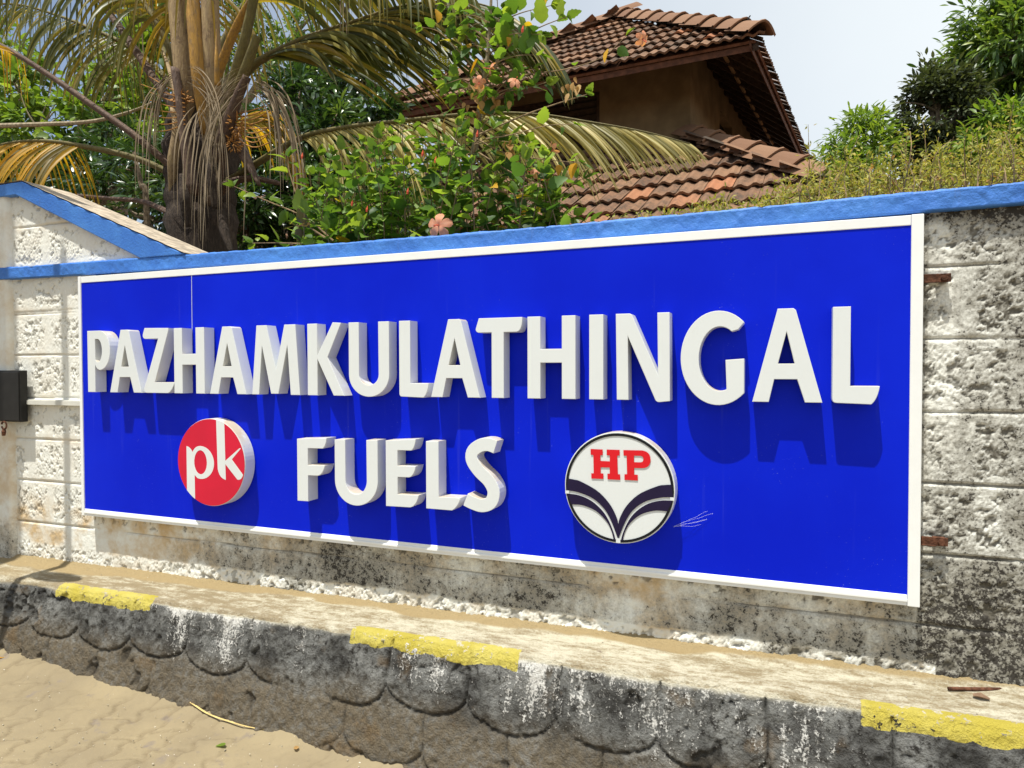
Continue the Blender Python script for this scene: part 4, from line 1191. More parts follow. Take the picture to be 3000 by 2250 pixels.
tree('sapling', 'light green sapling left of the dark tree behind the hedge',
     [(1850, 290, 3.6, 48), (1830, 345, 3.4, 46), (1890, 330, 3.5, 52), (1870, 265, 3.7, 36), (1815, 310, 3.5, 30), (1905, 270, 3.7, 22), (1850, 390, 3.3, 48)],
     (1860, 480, 3.6, 360, .03), BRIGHT, L_MANGO, 2900, .45, 12, .10, .55, gap=.30)
tree('sapling', 'bright green spray of long leaves in front of the big mango',
     [(2150, 290, 2.8, 48), (2100, 330, 2.8, 42), (2200, 265, 2.8, 52), (2160, 350, 2.7, 55), (2225, 320, 2.7, 50)],
     (2170, 470, 2.8, 370, .03), BRIGHT, L_MANGO, 3000, .46, 12, .11, .6, gap=.28)
# slim bare trunk and a pale dead branch behind the gable
m_ = MB(); pts = [at(322, 560, 1.9), at(318, 480, 1.9), at(305, 400, 1.95), at(290, 330, 2.0)]; pts[0][2] = H-1.5
m_.tube(spline(pts, 14), np.linspace(.030, .016, 14), 8)
tag(m_.build('bare_trunk', BARK), 'slim bare brown trunk behind the sloping gable coping', 'trunk')
m_ = MB(); m_.tube(spline([at(-20, 272, 2.3), at(100, 268, 2.25), at(200, 262, 2.2), at(280, 242, 2.15), at(330, 222, 2.1)], 18), np.linspace(.026, .010, 18), 7)
tag(m_.build('dead_branch', PALEBARK), 'pale bare branch reaching in from the left towards the palm', 'branch')
m_ = MB(); m_.tube(spline([at(150, 420, 1.7), at(230, 428, 1.65), at(310, 436, 1.6), at(385, 470, 1.5)], 14), np.linspace(.012, .026, 14), 7)
tag(m_.build('fallen_petiole', PET_B), 'dark fallen palm stalk lying across behind the gable', 'branch')

# ------------------------------------------------------------------ coconut palm
palm_base = at(435, 540, 1.3); palm_base[2] = H-1.5
palm = tag(empty('coconut_palm', tuple(palm_base)), 'short coconut palm with orange leaf bases and hanging dead strands', 'palm')
tp = [palm_base, at(438, 560, 1.3), at(432, 440, 1.3), at(436, 320, 1.3), at(430, 220, 1.32), at(415, 120, 1.35)]
P_ = spline(tp, 40)
V, F = tube(P_, np.interp(np.linspace(0, 1, 40), [0, .35, .6, .8, 1], [.26, .235, .24, .19, .09]), 22)
c_ = np.repeat(P_, 22, 0)
dv = V-c_; a_ = np.arctan2(dv[:, 1], dv[:, 0])
V = c_+dv*(1+.16*(fbm(a_*3+6, V[:, 2]*5, 3)-.5)*2+.05*np.sin(V[:, 2]*38))[:, None]
link('trunk', mesh('trunk', V, F, PTRUNK, smooth=True), palm)
def strap(pts, w, mat, name, parent, n=20, thick=.35, taper=(1, .8, .45)):
    P = spline([at(*p) for p in pts], n)
    m = MB(); m.tube(P, w*np.interp(np.linspace(0, 1, n), np.linspace(0, 1, len(taper)), taper), 10, thick)
    o = m.build(name, mat, parent, smooth=True)
    return o, P
G = np.array([0, 0, -1.0])
def leaflet_strip(p, d, T, L, w, droop, tw, n=6):
    """one leaflet: narrow folded blade that bends down under its weight"""
    pr = [.45, 1, .95, .75, .45, .06, 0][:n] if n == 6 else None
    pr = np.interp(np.linspace(0, 1, n+1), [0, .15, .4, .7, .92, 1], [.35, .95, 1, .72, .34, .03])
    V = []; p = np.array(p, float); d = unit(d)
    for k in range(n+1):
        B = T-d*(T@d)
        B = unit(B); N = np.cross(d, B)
        B = B*math.cos(tw)+N*math.sin(tw); N2 = np.cross(d, B)
        h = w*.5*pr[k]
        V += [p+B*h-N2*h*.35, p, p-B*h-N2*h*.35]
        d = unit(d+G*droop*(.35+k/n)/n*2.2); p = p+d*L/n
    F = []
    for k in range(n):
        a = k*3; F += [(a, a+1, a+4, a+3), (a+1, a+2, a+5, a+4)]
    return V, F
def frond(pts, w, mat, lmat, n, t0, L, droop, lw=.034, indiv=0, outv=.55, fwd=.62, name='frond', taper=(1, .62, .3, .10), seg=8, upv=.05, sides=(1, -1), dv=0.0, tipk=.45):
    o, P = strap(pts, w, mat, name, palm, 44, .6, taper)
    T = np.gradient(P, axis=0); T /= np.linalg.norm(T, axis=1)[:, None]
    items = []
    for i in range(n):
        t = t0+(1-t0)*(i+.5)/n
        k = min(43, t*43); i0 = int(k); f = k-i0; i1 = min(43, i0+1)
        p = P[i0]*(1-f)+P[i1]*f; tt = unit(T[i0]*(1-f)+T[i1]*f)
        S_ = unit(np.cross(tt, [0, 0, 1.0]))
        for s in sides:
            u_ = (t-t0)/(1-t0)
            ll = L*(.55+.45*math.sin(min(1, .25+u_*1.1)*math.pi*.75+.2))*(1-tipk*u_**2.4)*random.uniform(.86, 1.1)
            d = tt*(fwd+.35*u_)+S_*s*outv*(1-.4*u_)+np.array([0, 0, upv])+RNG.normal(0, .05, 3)
            items.append((leaflet_strip(p, d, tt, ll, lw*random.uniform(.8, 1.12)*(1-.35*u_), droop*(1+dv*(1-u_)**2)*random.uniform(.8, 1.25), random.gauss(0, .35)+.35*s, seg), min(1, max(0, random.gauss(.42, .24)))))
    random.shuffle(items)
    for (V_, F_), r in items[:indiv]:
        me = mesh('leaflet', V_, np.array(F_), lmat, {'rnd': np.full(len(V_), r*.5)}, smooth=True)
        link('leaflet', me, o)
    rest = items[indiv:]
    if rest:
        VV = np.concatenate([np.array(a[0]) for a, r in rest]); nv = len(rest[0][0][0])
        FF = np.concatenate([np.array(a[1])+k*nv for k, (a, r) in enumerate(rest)])
        q_ = link('leaflets', mesh('leaflets', VV, FF, lmat, {'rnd': np.repeat([r*.6 for a, r in rest], nv)}, smooth=True), o)
        q_['kind'] = 'stuff'
    return o
# right upper frond
frond([(470, 300, 1.30), (530, 160, 1.28), (640, 92, 1.25), (760, 50, 1.22), (880, 12, 1.2), (1000, 4, 1.2), (1090, 28, 1.22), (1160, 78, 1.26)], .040, PET_G, PALML, 115, .20, 1.02, .45, .028, 90, .36, .9, upv=-.30)
# a second one above it, its stalk outside the frame, long leaflets hanging into view
frond([(455, 200, 1.2), (520, 40, 1.15), (600, -60, 1.1), (720, -90, 1.05), (850, -80, 1.0), (980, -40, 1.0)], .038, PET_Y, PALML, 60, .25, .95, 1.5, .034, 60, .6, .5)
# right lower frond sweeping over the lower roof
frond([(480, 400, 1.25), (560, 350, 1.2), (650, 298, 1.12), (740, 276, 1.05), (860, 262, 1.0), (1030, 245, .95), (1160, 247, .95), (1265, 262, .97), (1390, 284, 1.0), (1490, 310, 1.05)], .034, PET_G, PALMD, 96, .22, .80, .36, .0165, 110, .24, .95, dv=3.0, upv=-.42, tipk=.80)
# fronds to the left
frond([(415, 410, 1.2), (385, 375, 1.15), (300, 300, 1.0), (200, 228, .9), (110, 165, .85), (20, 108, .8), (-60, 70, .8)], .040, PET_B, PALMY, 16, .78, .6, 1.5, .03, 0, taper=(1.25, 1, .8, .6))
frond([(425, 330, 1.35), (390, 255, 1.3), (330, 165, 1.25), (270, 75, 1.2), (215, 0, 1.2), (150, -80, 1.2), (60, -140, 1.2)], .040, PET_B, PALML, 22, .62, .75, 1.5, .034, 0, taper=(1.2, 1, .7, .4))
frond([(420, 420, 1.25), (385, 385, 1.2), (300, 344, 1.1), (200, 320, 1.0), (105, 306, .95), (20, 310, .92), (-60, 335, .9)], .034, PET_G, PALMY, 44, .54, .60, .9, .024, 30, .55, .1, taper=(1.2, 1, .7, .3), upv=-.4)
frond([(420, 300, 1.45), (385, 205, 1.5), (330, 140, 1.55), (270, 95, 1.6), (200, 63, 1.6), (130, 35, 1.6), (40, 10, 1.6), (-60, 10, 1.6)], .034, PET_G, PALML, 64, .34, .70, 1.2, .028, 40, .45, .25, taper=(1.1, .9, .6, .3), upv=-.5)
frond([(430, 380, 1.6), (480, 300, 1.75), (540, 260, 1.9), (610, 300, 2.0), (650, 380, 2.05)], .030, PET_G, PALMY, 34, .2, .7, 1.3, .03, 10, .6, .4)
frond([(380, 180, 1.7), (330, 40, 1.8), (340, -60, 1.8), (400, -120, 1.8)], .034, PET_G, PALMY, 30, .3, .7, 1.7, .034, 0, .7, .3)
frond([(450, 150, 1.6), (520, 20, 1.8), (580, -60, 1.9), (680, -90, 2.0)], .034, PET_G, PALML, 34, .3, .9, 1.6, .034, 0, .7, .35)
frond([(400, 200, 1.4), (345, 60, 1.25), (260, -50, 1.15), (150, -95, 1.05), (10, -70, 1.0), (-90, -20, 1.0)], .034, PET_G, PALML, 52, .22, .80, 1.3, .028, 20, .5, .25, upv=-.4)
frond([(420, 180, 1.5), (440, -20, 1.4), (380, -120, 1.3), (260, -140, 1.3)], .034, PET_G, PALMY, 40, .25, .95, 1.5, .030, 0, .6, .2, upv=-.4)
# upright leaf bases and cut stubs
for pts, w_, mt, nm, tpz in [
    ([(415, 330, 1.16), (405, 230, 1.12), (395, 120, 1.10), (385, 0, 1.10), (378, -80, 1.10)], .082, PET_T, 'leaf_base', (.55, 1, 1, .9)),
    ([(440, 290, 1.12), (432, 200, 1.07), (424, 100, 1.05), (416, 0, 1.05), (408, -80, 1.05)], .058, PET_Y, 'leaf_base', (.35, 1, 1, .85)),
    ([(452, 310, 1.18), (458, 200, 1.16), (456, 90, 1.15), (452, -60, 1.15)], .075, PET_T, 'leaf_base', (.8, 1, 1, .9)),
    ([(478, 290, 1.14), (500, 190, 1.10), (530, 80, 1.07), (556, -40, 1.05)], .044, PET_G, 'leaf_base', (1, .9, .8, .7)),
    ([(455, 420, 1.06), (478, 320, 1.03), (510, 220, 1.0), (534, 165, 1.0)], .052, PET_B, 'cut_stalk', (1.3, 1.15, .8, .62)),
    ([(418, 420, 1.05), (400, 300, 1.02), (388, 210, 1.0), (378, 148, 1.0)], .044, PET_B, 'cut_stalk', (1.2, 1, .8, .75)),
    ([(508, 200, 1.08), (530, 150, 1.06), (548, 100, 1.05), (556, 78, 1.05)], .036, PET_G, 'cut_stalk', (.9, 1, .9, .8)),
    ([(372, 430, 1.10), (378, 350, 1.06), (385, 280, 1.06), (372, 235, 1.08)], .060, PET_T, 'leaf_base', (.4, 1, .8, .3)),
    ([(560, 400, 1.10), (530, 340, 1.10), (505, 290, 1.12), (490, 240, 1.14)], .056, PET_B, 'cut_stalk', (.3, .9, 1, .8)),
    ([(600, 395, 1.25), (540, 385, 1.22), (490, 400, 1.2), (450, 440, 1.2)], .040, PET_B, 'cut_stalk', (.7, .9, 1.1, 1.3)),
    ([(405, 490, 1.02), (402, 430, 1.0), (398, 380, 1.02)], .055, PTRUNK, 'fibre_sheath', (.6, 1, .7)),
    ([(470, 450, 1.02), (462, 370, 1.0), (455, 300, 1.02)], .060, PTRUNK, 'fibre_sheath', (.7, 1, .6)),
    ([(500, 545, 1.02), (485, 500, 1.02), (478, 450, 1.04)], .040, PTRUNK, 'fibre_sheath', (.5, 1, .5)),
    ([(348, 100, 1.2), (370, 160, 1.12), (385, 215, 1.08)], .026, PET_T, 'fibre_sheath', (.05, .8, 1)),
    ([(467, 62, 1.02), (468, 130, 1.0), (470, 185, 1.02)], .024, PET_Y, 'fibre_sheath', (.03, .7, 1))]:
    strap(pts, w_, mt, nm, palm, 18, .55, tpz)
# orange flower stalks
fs_ = MB()
for k in range(9):
    y0 = 232+k*10
    fs_.tube(spline([at(500, 250+k*5, 1.05), at(545, y0+6, 1.03), at(585+random.uniform(-10, 12), y0+random.uniform(-14, 6), 1.02)], 9), np.linspace(.0055, .003, 9), 5)
fs_.build('flower_stalk', STALK, palm)
fs_ = MB()
for k in range(8):
    fs_.tube(spline([at(400, 205+k*9, 1.0), at(365, 190+k*13, 1.0), at(322+random.uniform(-20, 15), 165+k*17, 1.0)], 9), np.linspace(.0045, .0025, 9), 5)
fs_.build('flower_stalk', STALK, palm)
for (cx_, cy_, r_) in ((392, 215, 22), (515, 270, 26), (505, 310, 20)):
    m_ = MB(); c_ = at(cx_, cy_, 1.03)
    for k in range(70):
        d_ = rdirs(1)[0]; q_ = c_+d_*r_*.0026*RNG.random()**.4
        m_.tube([q_, q_+d_*.012, q_+d_*.022], [.004, .005, .001], 4)
    m_.build('flower_spray', STALK, palm)['kind'] = 'stuff'
# hanging dead leaflets
def strand(px, py, Y, dx, up0, L, w_=.011):
    p = at(px, py, Y); d = unit(np.array([dx, random.uniform(-.25, .1), up0])); pts = [p]
    n = 16
    for k in range(n):
        d = unit(d+G*(.24+.02*k)*random.uniform(.8, 1.2)+RNG.normal(0, .03, 3)); p = p+d*L/n; pts.append(p)
    T = unit(np.array([1, .2, 0])); V = []
    for k, q_ in enumerate(pts):
        h = w_*.5*np.interp(k/n, [0, .2, .7, 1], [.5, 1, .7, .1]); a = .5*math.sin(k*.5+px)
        B = np.array([math.cos(a), math.sin(a), 0])
        V += [q_-B*h, q_+np.array([0, -h*.5, 0]), q_+B*h]
    F = []
    for k in range(n): F += [(k*3, k*3+1, k*3+4, k*3+3), (k*3+1, k*3+2, k*3+5, k*3+4)]
    link('dead_leaflet', mesh('dead_leaflet', V, np.array(F), DEADL, {'rnd': np.full(len(V), random.random()*.7)}, smooth=True), palm)
for k in range(16): strand(378+random.uniform(-4, 6), 155+random.uniform(-4, 20), 1.0, -1-random.random()*.9, .3-random.random()*.7, random.uniform(.45, 1.0))
for k in range(9): strand(532+random.uniform(-10, 6), 150+random.uniform(-6, 40), .97, -1.6-random.random()*1.6, .75-random.random()*.7, random.uniform(.9, 1.5), .009)
for k in range(10): strand(395+random.uniform(-6, 6), 150+random.uniform(-6, 40), 1.0, 1.2+random.random(), .6-random.random()*.5, random.uniform(.7, 1.2), .008)
for k in range(14): strand(532+random.uniform(-10, 6), 172+random.uniform(-6, 40), .98, -.9-random.random()*1.3, .35-random.random()*.9, random.uniform(.6, 1.25))
for k in range(26): strand(545+random.uniform(-6, 10), 178+random.uniform(-6, 22), 1.0, .9+random.random()*1.4, .3-random.random()*.5, random.uniform(.6, 1.25))
for k in range(8): strand(425+random.uniform(-6, 12), 230+random.uniform(-6, 20), .98, random.uniform(-.3, .3), -.2, random.uniform(.5, .9))
for k in range(4): strand(736+k*6, 0, 1.0, .0, -1, .2)
strand(536, 180, .95, .05, -1, 1.0, .014); strand(300, 0, 1.1, .1, -1, .7, .010); strand(12, 380, 1.0, .1, -1, .5)

# ------------------------------------------------------------------ hibiscus
hb0 = at(900, 540, .75); hb0[2] = H-1.5
hib = tag(empty('hibiscus_bush', tuple(hb0)), 'leafy hibiscus bush with peach flowers leaning over the middle of the wall', 'bush')
TOOTH = [.10, .66, .93, .86, 1.0, .72, .74, .44, .36, .03]
H_TPL = [leaf_tpl(.078, .056, TOOTH, .22, .35, 9), leaf_tpl(.066, .044, TOOTH, .34, .55, 9), leaf_tpl(.090, .058, TOOTH, .14, .15, 9), leaf_tpl(.055, .036, TOOTH, .40, .8, 9)]
leaves = []          # (pos, dir, scale, kind)
stm = MB()
def stem(pts, r, dens, n0=.3, kind='g', s=1.0, dr=.1):
    P = spline(pts, 26); L = np.linalg.norm(np.diff(P, axis=0), axis=1).sum()
    stm.tube(P, np.linspace(r, r*.35, 26), 5)
    n = max(2, int(L*(1-n0)*dens))
    for i in range(n):
        t = n0+(1-n0)*(i+random.random()*.7)/n; k = min(24, int(t*25)); T = unit(P[k+1]-P[k])
        a = i*2.4+random.gauss(0, .5)
        S1 = unit(np.cross(T, [.1, .2, 1.0])); S2 = np.cross(T, S1)
        d = S1*math.cos(a)+S2*math.sin(a)+T*.35+np.array([0, -.25, dr+random.gauss(0, .25)])
        p = P[k]+unit(d)*.012
        leaves.append((p, unit(d), 1.32*s*random.uniform(.62, 1.12)*(1.05-.35*max(0, t-.75)/.25), kind))
    for k in range(3):                                                 # young leaves at the tip
        d = unit(unit(P[-1]-P[-3])+RNG.normal(0, .45, 3)); leaves.append((P[-1], d, s*.8, 'y' if kind == 'g' else kind))
tips = []
while len(tips) < 125:
    px = 640+575*random.random()**.9; lim = np.interp(px, [600, 630, 650, 690, 760, 850, 920, 1000, 1100, 1180, 1215], [470, 360, 345, 330, 320, 268, 262, 270, 270, 330, 440])
    py = lim+(540-lim)*random.random()**1.25*.95
    tips.append((px, py))
for px, py in tips:
    Y = random.uniform(.34, .95)
    tip = at(px, py, Y)
    b = at(px+random.uniform(-60, 60), 560, min(1.1, Y+.2)); b[2] = H+.05
    mid = (b+tip)/2+np.array([random.uniform(-.08, .08), .05, .02])
    stem([b, mid, tip], .005, 34, .30)
def st(pts, r, dens, n0=.2, kind='g', s=1.0, Y=.6): stem([at(p[0], p[1], p[2] if len(p) > 2 else Y) for p in pts], r, dens, n0, kind, s)
trunkp = [at(985, 530, .72), at(1000, 440, .70), at(1022, 340, .66), at(1036, 240, .64), at(1052, 130, .62), at(1060, 20, .60), at(1062, -60, .60)]
base_ = trunkp[0].copy(); base_[2] = H-1.5
tm = MB(); tm.tube(spline([base_]+trunkp, 40), np.interp(np.linspace(0, 1, 40), [0, .5, .75, 1], [.020, .017, .0085, .005]), 8)
tm.build('trunk', PALEBARK, hib)
st([(1024, 330), (1040, 230), (1078, 120), (1074, 0)], .006, 26, .25, Y=.60)
st([(1036, 290), (1130, 250), (1200, 225), (1268, 204)], .005, 8, .55, s=.8, Y=.55)
st([(1050, 300), (1100, 292), (1180, 272), (1240, 268)], .004, 7, .6, s=.8, Y=.52)
st([(1052, 160), (1100, 100), (1160, 62), (1224, 36)], .005, 26, .30, Y=.6)
st([(1060, 60), (1120, 30), (1190, 12)], .004, 28, .3, Y=.62)
st([(1050, 180), (1000, 120), (950, 70), (910, 58)], .004, 22, .35, s=.85, Y=.62)
st([(1060, 40), (1010, 8), (960, 12)], .004, 24, .25, s=.9, Y=.6)
st([(1044, 230), (980, 236), (910, 268)], .004, 20, .3, Y=.6)
st([(1060, 210), (1110, 168), (1220, 150), (1300, 124), (1352, 78)], .004, 6, .4, s=.75, Y=.6)
st([(1030, 300), (1090, 330), (1180, 345), (1255, 352)], .004, 24, .25, Y=.55)
st([(1034, 330), (1120, 380), (1200, 400), (1262, 386)], .004, 26, .2, Y=.55)
st([(1020, 380), (1100, 420), (1190, 440), (1240, 470)], .004, 26, .2, Y=.6)
st([(1040, 260), (1080, 205), (1140, 190), (1180, 178)], .004, 26, .2, Y=.6)
st([(1045, 200), (1010, 190), (985, 205)], .004, 26, .2, Y=.6)
st([(1055, 120), (1095, 75), (1100, 20)], .004, 26, .2, Y=.6)
st([(1060, 90), (1020, 60), (1000, 30)], .004, 22, .2, Y=.6)
st([(720, 520), (660, 470), (580, 435), (505, 402)], .005, 17, .2, kind='l', s=.95, Y=.42)
st([(700, 530), (620, 525), (545, 525)], .005, 22, .3, kind='l', s=.9, Y=.38)
st([(705, 515), (665, 490), (640, 488)], .005, 30, .2, kind='b', s=1.1, Y=.40)
st([(1180, 520), (1240, 490), (1275, 478)], .004, 22, .3, kind='g', s=.9, Y=.36)
st([(640, 420), (625, 370), (622, 338)], .004, 30, .25, kind='l', Y=.45)
for k in range(32):
    ty = random.uniform(40, 400); tx = np.interp(ty, [20, 130, 240, 340, 440], [1060, 1052, 1036, 1022, 1000])
    ex = tx+random.choice((-1, 1))*random.uniform(25, 120); ey = ty-random.uniform(-10, 70)
    st([(tx, ty), ((tx+ex)/2, (ty+ey)/2-10), (ex, ey)], .0032, 24, .25, s=random.uniform(.75, 1.0), Y=random.uniform(.55, .70))
stm.build('stems', TWIG, hib)['kind'] = 'stuff'
# withered and yellow leaves
def clump(px, py, Y, n, sp, kind):
    for _ in range(n):
        p = at(px+random.gauss(0, sp), py+random.gauss(0, sp*1.2), Y+random.gauss(0, .02))
        leaves.append((p, unit(np.array([random.gauss(0, .5), random.gauss(0, .4), -1])), random.uniform(.45, .75), kind))
clump(1032, 190, .58, 14, 14, 'd'); clump(1236, 190, .52, 9, 10, 'd'); clump(1102, 314, .54, 11, 9, 'd'); clump(1010, 240, .6, 9, 12, 'd'); clump(1070, 205, .58, 9, 12, 'd'); clump(960, 264, .56, 4, 6, 'd')
for px, py in ((945, 22), (1312, 106), (1098, 80), (1128, 78), (915, 328), (1242, 352), (1208, 356), (1032, 128)):
    leaves.append((at(px, py, .55), unit(np.array([random.gauss(0, .3), -.3, -1])), random.uniform(.7, .95), 'n'))
KM = {'g': HIB, 'y': BRIGHT, 'l': BRIGHT, 'b': BRONZE, 'd': DRYL, 'n': HIBY}
shared = {(k, i): None for k in KM for i in range(len(H_TPL))}
def leaf_me(k, i):
    if shared[(k, i)] is None:
        V, F = H_TPL[i]; shared[(k, i)] = mesh('leaf', V, F, KM[k], {'rnd': np.zeros(len(V))}, smooth=True)
    return shared[(k, i)]
leaves.sort(key=lambda e: (np.linalg.norm(e[0]-EYE)/e[2]))
for (p, d, s, k) in leaves[:298]:
    x, y, z = frames(np.array([d]), np.array([[0, -.35, 1.0]]), np.array([random.gauss(0, .45)]))
    o = bpy.data.objects.new('leaf', leaf_me(k, random.randrange(len(H_TPL)))); COL.objects.link(o); o.parent = hib
    o.matrix_parent_inverse = Matrix.Translation(-hib.location)
    o.matrix_basis = basis(p, x[0]*s, y[0]*s, z[0]*s)
for k in KM:
    L_ = [e for e in leaves[298:] if e[3] == k]
    if L_: scatter(H_TPL, np.array([e[0] for e in L_]), np.array([e[1] for e in L_]), RNG.normal(0, .45, len(L_)), np.array([e[2] for e in L_]), RNG.random(len(L_)), 'foliage', KM[k], hib)
# flowers
def flower(px, py, Y, face, s=1.0, droop=0.0):
    c = at(px, py, Y); f = unit(face); a = unit(np.cross(f, [0, 0, 1.0])); b = np.cross(a, f)
    m = MB()
    for k in range(5):
        an = k*2*math.pi/5+.35; r_ = a*math.cos(an)+b*math.sin(an); t_2 = -a*math.sin(an)+b*math.cos(an)
        V, F = [], []
        for i in range(7):
            t = i/6; w = .0195*s*float(np.interp(t, [0, .3, .65, .88, 1], [.22, .62, 1, .85, .35]))
            for j in (-1, -.5, 0, .5, 1):
                V.append(c+r_*(.052*s*t)+t_2*w*j+f*(.012*s*math.sin(t*2.2)-.010*s*t*t*3+.003*s*math.sin(j*5+k+t*5)*t))
        for i in range(6):
            for j in range(4): F.append((i*5+j, i*5+j+1, (i+1)*5+j+1, (i+1)*5+j))
        m.add(V, F)
    me = mesh('flower', m.v, m.f, PETAL, {'rnd': RNG.random(len(m.v))}, smooth=True)
    fo = link('flower', me, hib)
    m = MB(); m.tube([c, c+f*.03*s+b*-.006, c+f*.055*s-b*.016*s], [.0028*s, .0022*s, .0035*s], 6); m.build('stamen', BUD, fo)
    m = MB(); m.tube([c-f*.030*s, c-f*.012*s, c+f*.002], [.002, .006*s, .007*s], 6); m.build('calyx', TWIG, fo)
flower(948, 487, .30, [.15, -1, .05], 1.12)
for px, py, f in ((1195, 322, [-.6, -.4, -.5]), (1060, 148, [-.7, -.3, .3]), (1035, 178, [.3, -.8, -.3]), (1388, 84, [.6, -.5, -.4]), (1152, 372, [-.4, -.8, .2]), (1178, 376, [.5, -.7, -.2]), (1112, 176, [.5, -.6, .4])):
    flower(px, py, .52, f, .62)
bd = MB()
for px, py in ((652, 343), (912, 338), (940, 352), (1030, 296), (880, 420), (792, 458), (1128, 70), (760, 445)):
    c = at(px, py, .42); bd.tube([c, c+[.002, 0, .012], c+[.005, 0, .030]], [.004, .006, .001], 6)
bd.build('flower_buds', BUD, hib)['kind'] = 'stuff'

# ------------------------------------------------------------------ yellow-green scrub along the wall top
def scrub(label, x0, x1, prof, n, Y0, Y1, dens=1.0):
    c = at((x0+x1)/2, 500, (Y0+Y1)/2); c[2] = H-1.5
    t = tag(empty('scrub_bush', tuple(c)), label, 'scrub', 'yellow green scrub along the wall top')
    m = MB(); pos, dr = [], []
    for k in range(n):
        px = random.uniform(x0, x1); Y = random.uniform(Y0, Y1)
        topy = np.interp(px, [p[0] for p in prof], [p[1] for p in prof])+70*(float(fbm(np.array([px*.021]), np.array([Y*3.0]), 3)[0])-.42)
        wl = np.interp(px, [1100, 2212], [505, 398])
        py = wl-(wl-topy)*(random.uniform(.15, .95) if random.random() < .80 else random.uniform(.95, 1.5))
        tip = at(px, py, Y); b = at(px+random.gauss(0, 22), wl+25, Y+random.uniform(-.05, .12))
        mid = (b+tip)/2+RNG.normal(0, .025, 3)
        P = spline([b, mid, tip+RNG.normal(0, .012, 3)], 10); m.tube(P, np.linspace(.0028, .001, 10), 3)
        L = np.linalg.norm(tip-b); q = int((16+L*95)*dens)
        for i in range(q):
            u = .15+.85*random.random(); i0 = min(8, int(u*9)); base2 = P[i0]+(P[i0+1]-P[i0])*(u*9-i0)
            d = rdirs(1, .5)[0]; pos.append(base2+d*random.random()**1.5*.045); dr.append(d)
    m.build('twigs', TWIG, t)['kind'] = 'stuff'
    pos = np.array(pos); dr = np.array(dr)
    scatter(L_WEED, pos, dr, RNG.normal(0, .8, len(pos)), RNG.uniform(.7, 1.35, len(pos)), np.clip(RNG.normal(.5, .26, len(pos)), 0, 1), 'foliage', WEED, t)
PR = [(1330, 485), (1380, 472), (1440, 470), (1500, 462), (1560, 446), (1620, 432), (1680, 418), (1735, 365), (1748, 318), (1765, 362), (1800, 352), (1850, 352), (1920, 345), (1990, 305), (2030, 330), (2100, 318), (2160, 300), (2225, 296)]
scrub('thin yellow green weeds in front of the lower tiles, left of the others', 1330, 1500, PR, 34, .32, .5, .8)
scrub('yellow green scrub covering the lower end of the tiled roof', 1490, 1700, PR, 56, .32, .7)
scrub('yellow green scrub with one taller twig below the eave corner', 1670, 1850, PR, 78, .34, .9)
scrub('dense yellow green scrub below the light green sapling', 1840, 2040, PR, 92, .36, 1.1)
scrub('brownish yellow green scrub at the right end of the wall top', 2020, 2240, PR, 105, .36, 1.2)
# tufts at the foot of the palm, left
scrub2 = [(370, 455), (420, 535), (470, 535), (560, 520)]

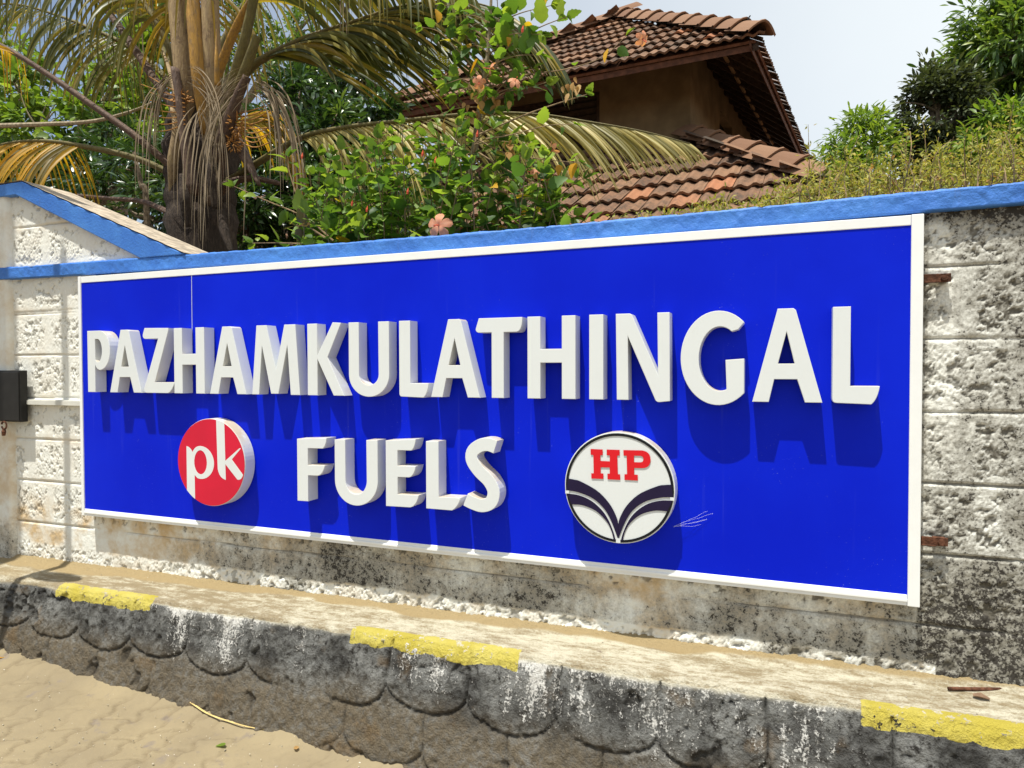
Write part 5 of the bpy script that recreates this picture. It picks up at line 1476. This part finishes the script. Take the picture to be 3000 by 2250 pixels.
# ------------------------------------------------------------------ distant palm over the roof
dp = at(972, 300, 16.0)
dpalm = tag(empty('distant_palm', (dp[0], dp[1], H-1.5)), 'distant pale coconut palm seen through the big frond above the roof hip', 'palm')
m_ = MB(); tpx = at(975, 190, 16.0); m_.tube([(dp[0], dp[1], H-1.5), dp, tpx], [.2, .15, .13], 10); m_.build('trunk', PALEBARK, dpalm)
for k in range(15):
    a = k*2.4; el = random.uniform(-.3, .9)
    d = np.array([math.cos(a)*math.cos(el), math.sin(a)*math.cos(el), math.sin(el)])
    pts = [tpx]; dd = d.copy()
    for i in range(12): dd = unit(dd+G*.13); pts.append(pts[-1]+dd*.24)
    pts = np.array(pts); m_ = MB(); m_.tube(pts, np.linspace(.03, .006, 13), 5); fo = m_.build('frond', PET_G, dpalm)
    T = np.gradient(pts, axis=0); VV, FF = [], []
    for i in range(8, 44):
        u = i/44*12; i0 = int(u); p = pts[i0]*(1-u+i0)+pts[min(12, i0+1)]*(u-i0); tt = unit(T[i0]); S_ = unit(np.cross(tt, [0, 0, 1]))
        for s in (1, -1):
            V_, F_ = leaflet_strip(p, tt*.6+S_*s*.7, tt, .62, .045, .8, .2*s, 3)
            n0 = len(VV); VV += V_; FF += [tuple(q+n0 for q in f) for f in F_]
    o = link('leaflets', mesh('leaflets', VV, np.array(FF), PALML, {'rnd': np.full(len(VV), .5)}), fo); o['kind'] = 'stuff'

# ------------------------------------------------------------------ grit and litter
gm_ = MB()
for k in range(170):
    px, py = random.uniform(0, 820), random.uniform(1440, 1659)
    p = onground(px, py)
    if p[1] > -.27: continue
    r_ = random.uniform(.0012, .0042); d_ = rdirs(1)[0]
    gm_.tube([p-d_*r_, p, p+d_*r_*.9], [r_*.4, r_, r_*.3], 5, .7)
for k in range(60):
    p = ontop(random.uniform(200, 2200), 0) if False else None
    x_ = random.uniform(-3.4, .9); y_ = random.uniform(-.13, .03); r_ = random.uniform(.001, .0032)
    z_ = float(zfoot(x_)+(zedge(x_)-zfoot(x_))*(.075-y_)/.24)+.002
    d_ = rdirs(1)[0]; p = np.array([x_, y_, z_]); gm_.tube([p-d_*r_, p, p+d_*r_*.9], [r_*.4, r_, r_*.3], 5, .7)
tag(gm_.build('grit', plain('pale_grit', (.42, .37, .28), .9, .2, .5, 90)), 'loose pale grit scattered on the paving and ledge', 'grit', kind='stuff')
def litter(name, label, cat, px, py, mat, ang, s_):
    p = onground(px, py)+np.array([0, 0, .004])
    V, F = H_TPL[2]
    c_, s2 = math.cos(ang), math.sin(ang)
    W_ = np.stack([V[:, 0]*c_-V[:, 1]*s2, V[:, 0]*s2+V[:, 1]*c_, V[:, 2]*.8+.006], -1)*s_+p
    tag(link(name, mesh(name, W_, F, mat, {'rnd': np.full(len(V), .6)}, smooth=True)), label, cat)
litter('fallen_leaf', 'tiny fresh green leaf on the paving below the dry stalk', 'leaf', 488, 1611, BRIGHT, 2.2, .42)
litter('fallen_leaf', 'tiny brown withered leaf on the paving near the kerb', 'leaf', 640, 1622, DRYL, .7, .35)
litter('fallen_leaf', 'yellowish fallen leaf at the left edge by the kerb foot', 'leaf', 6, 1424, HIBY, 1.2, .45)
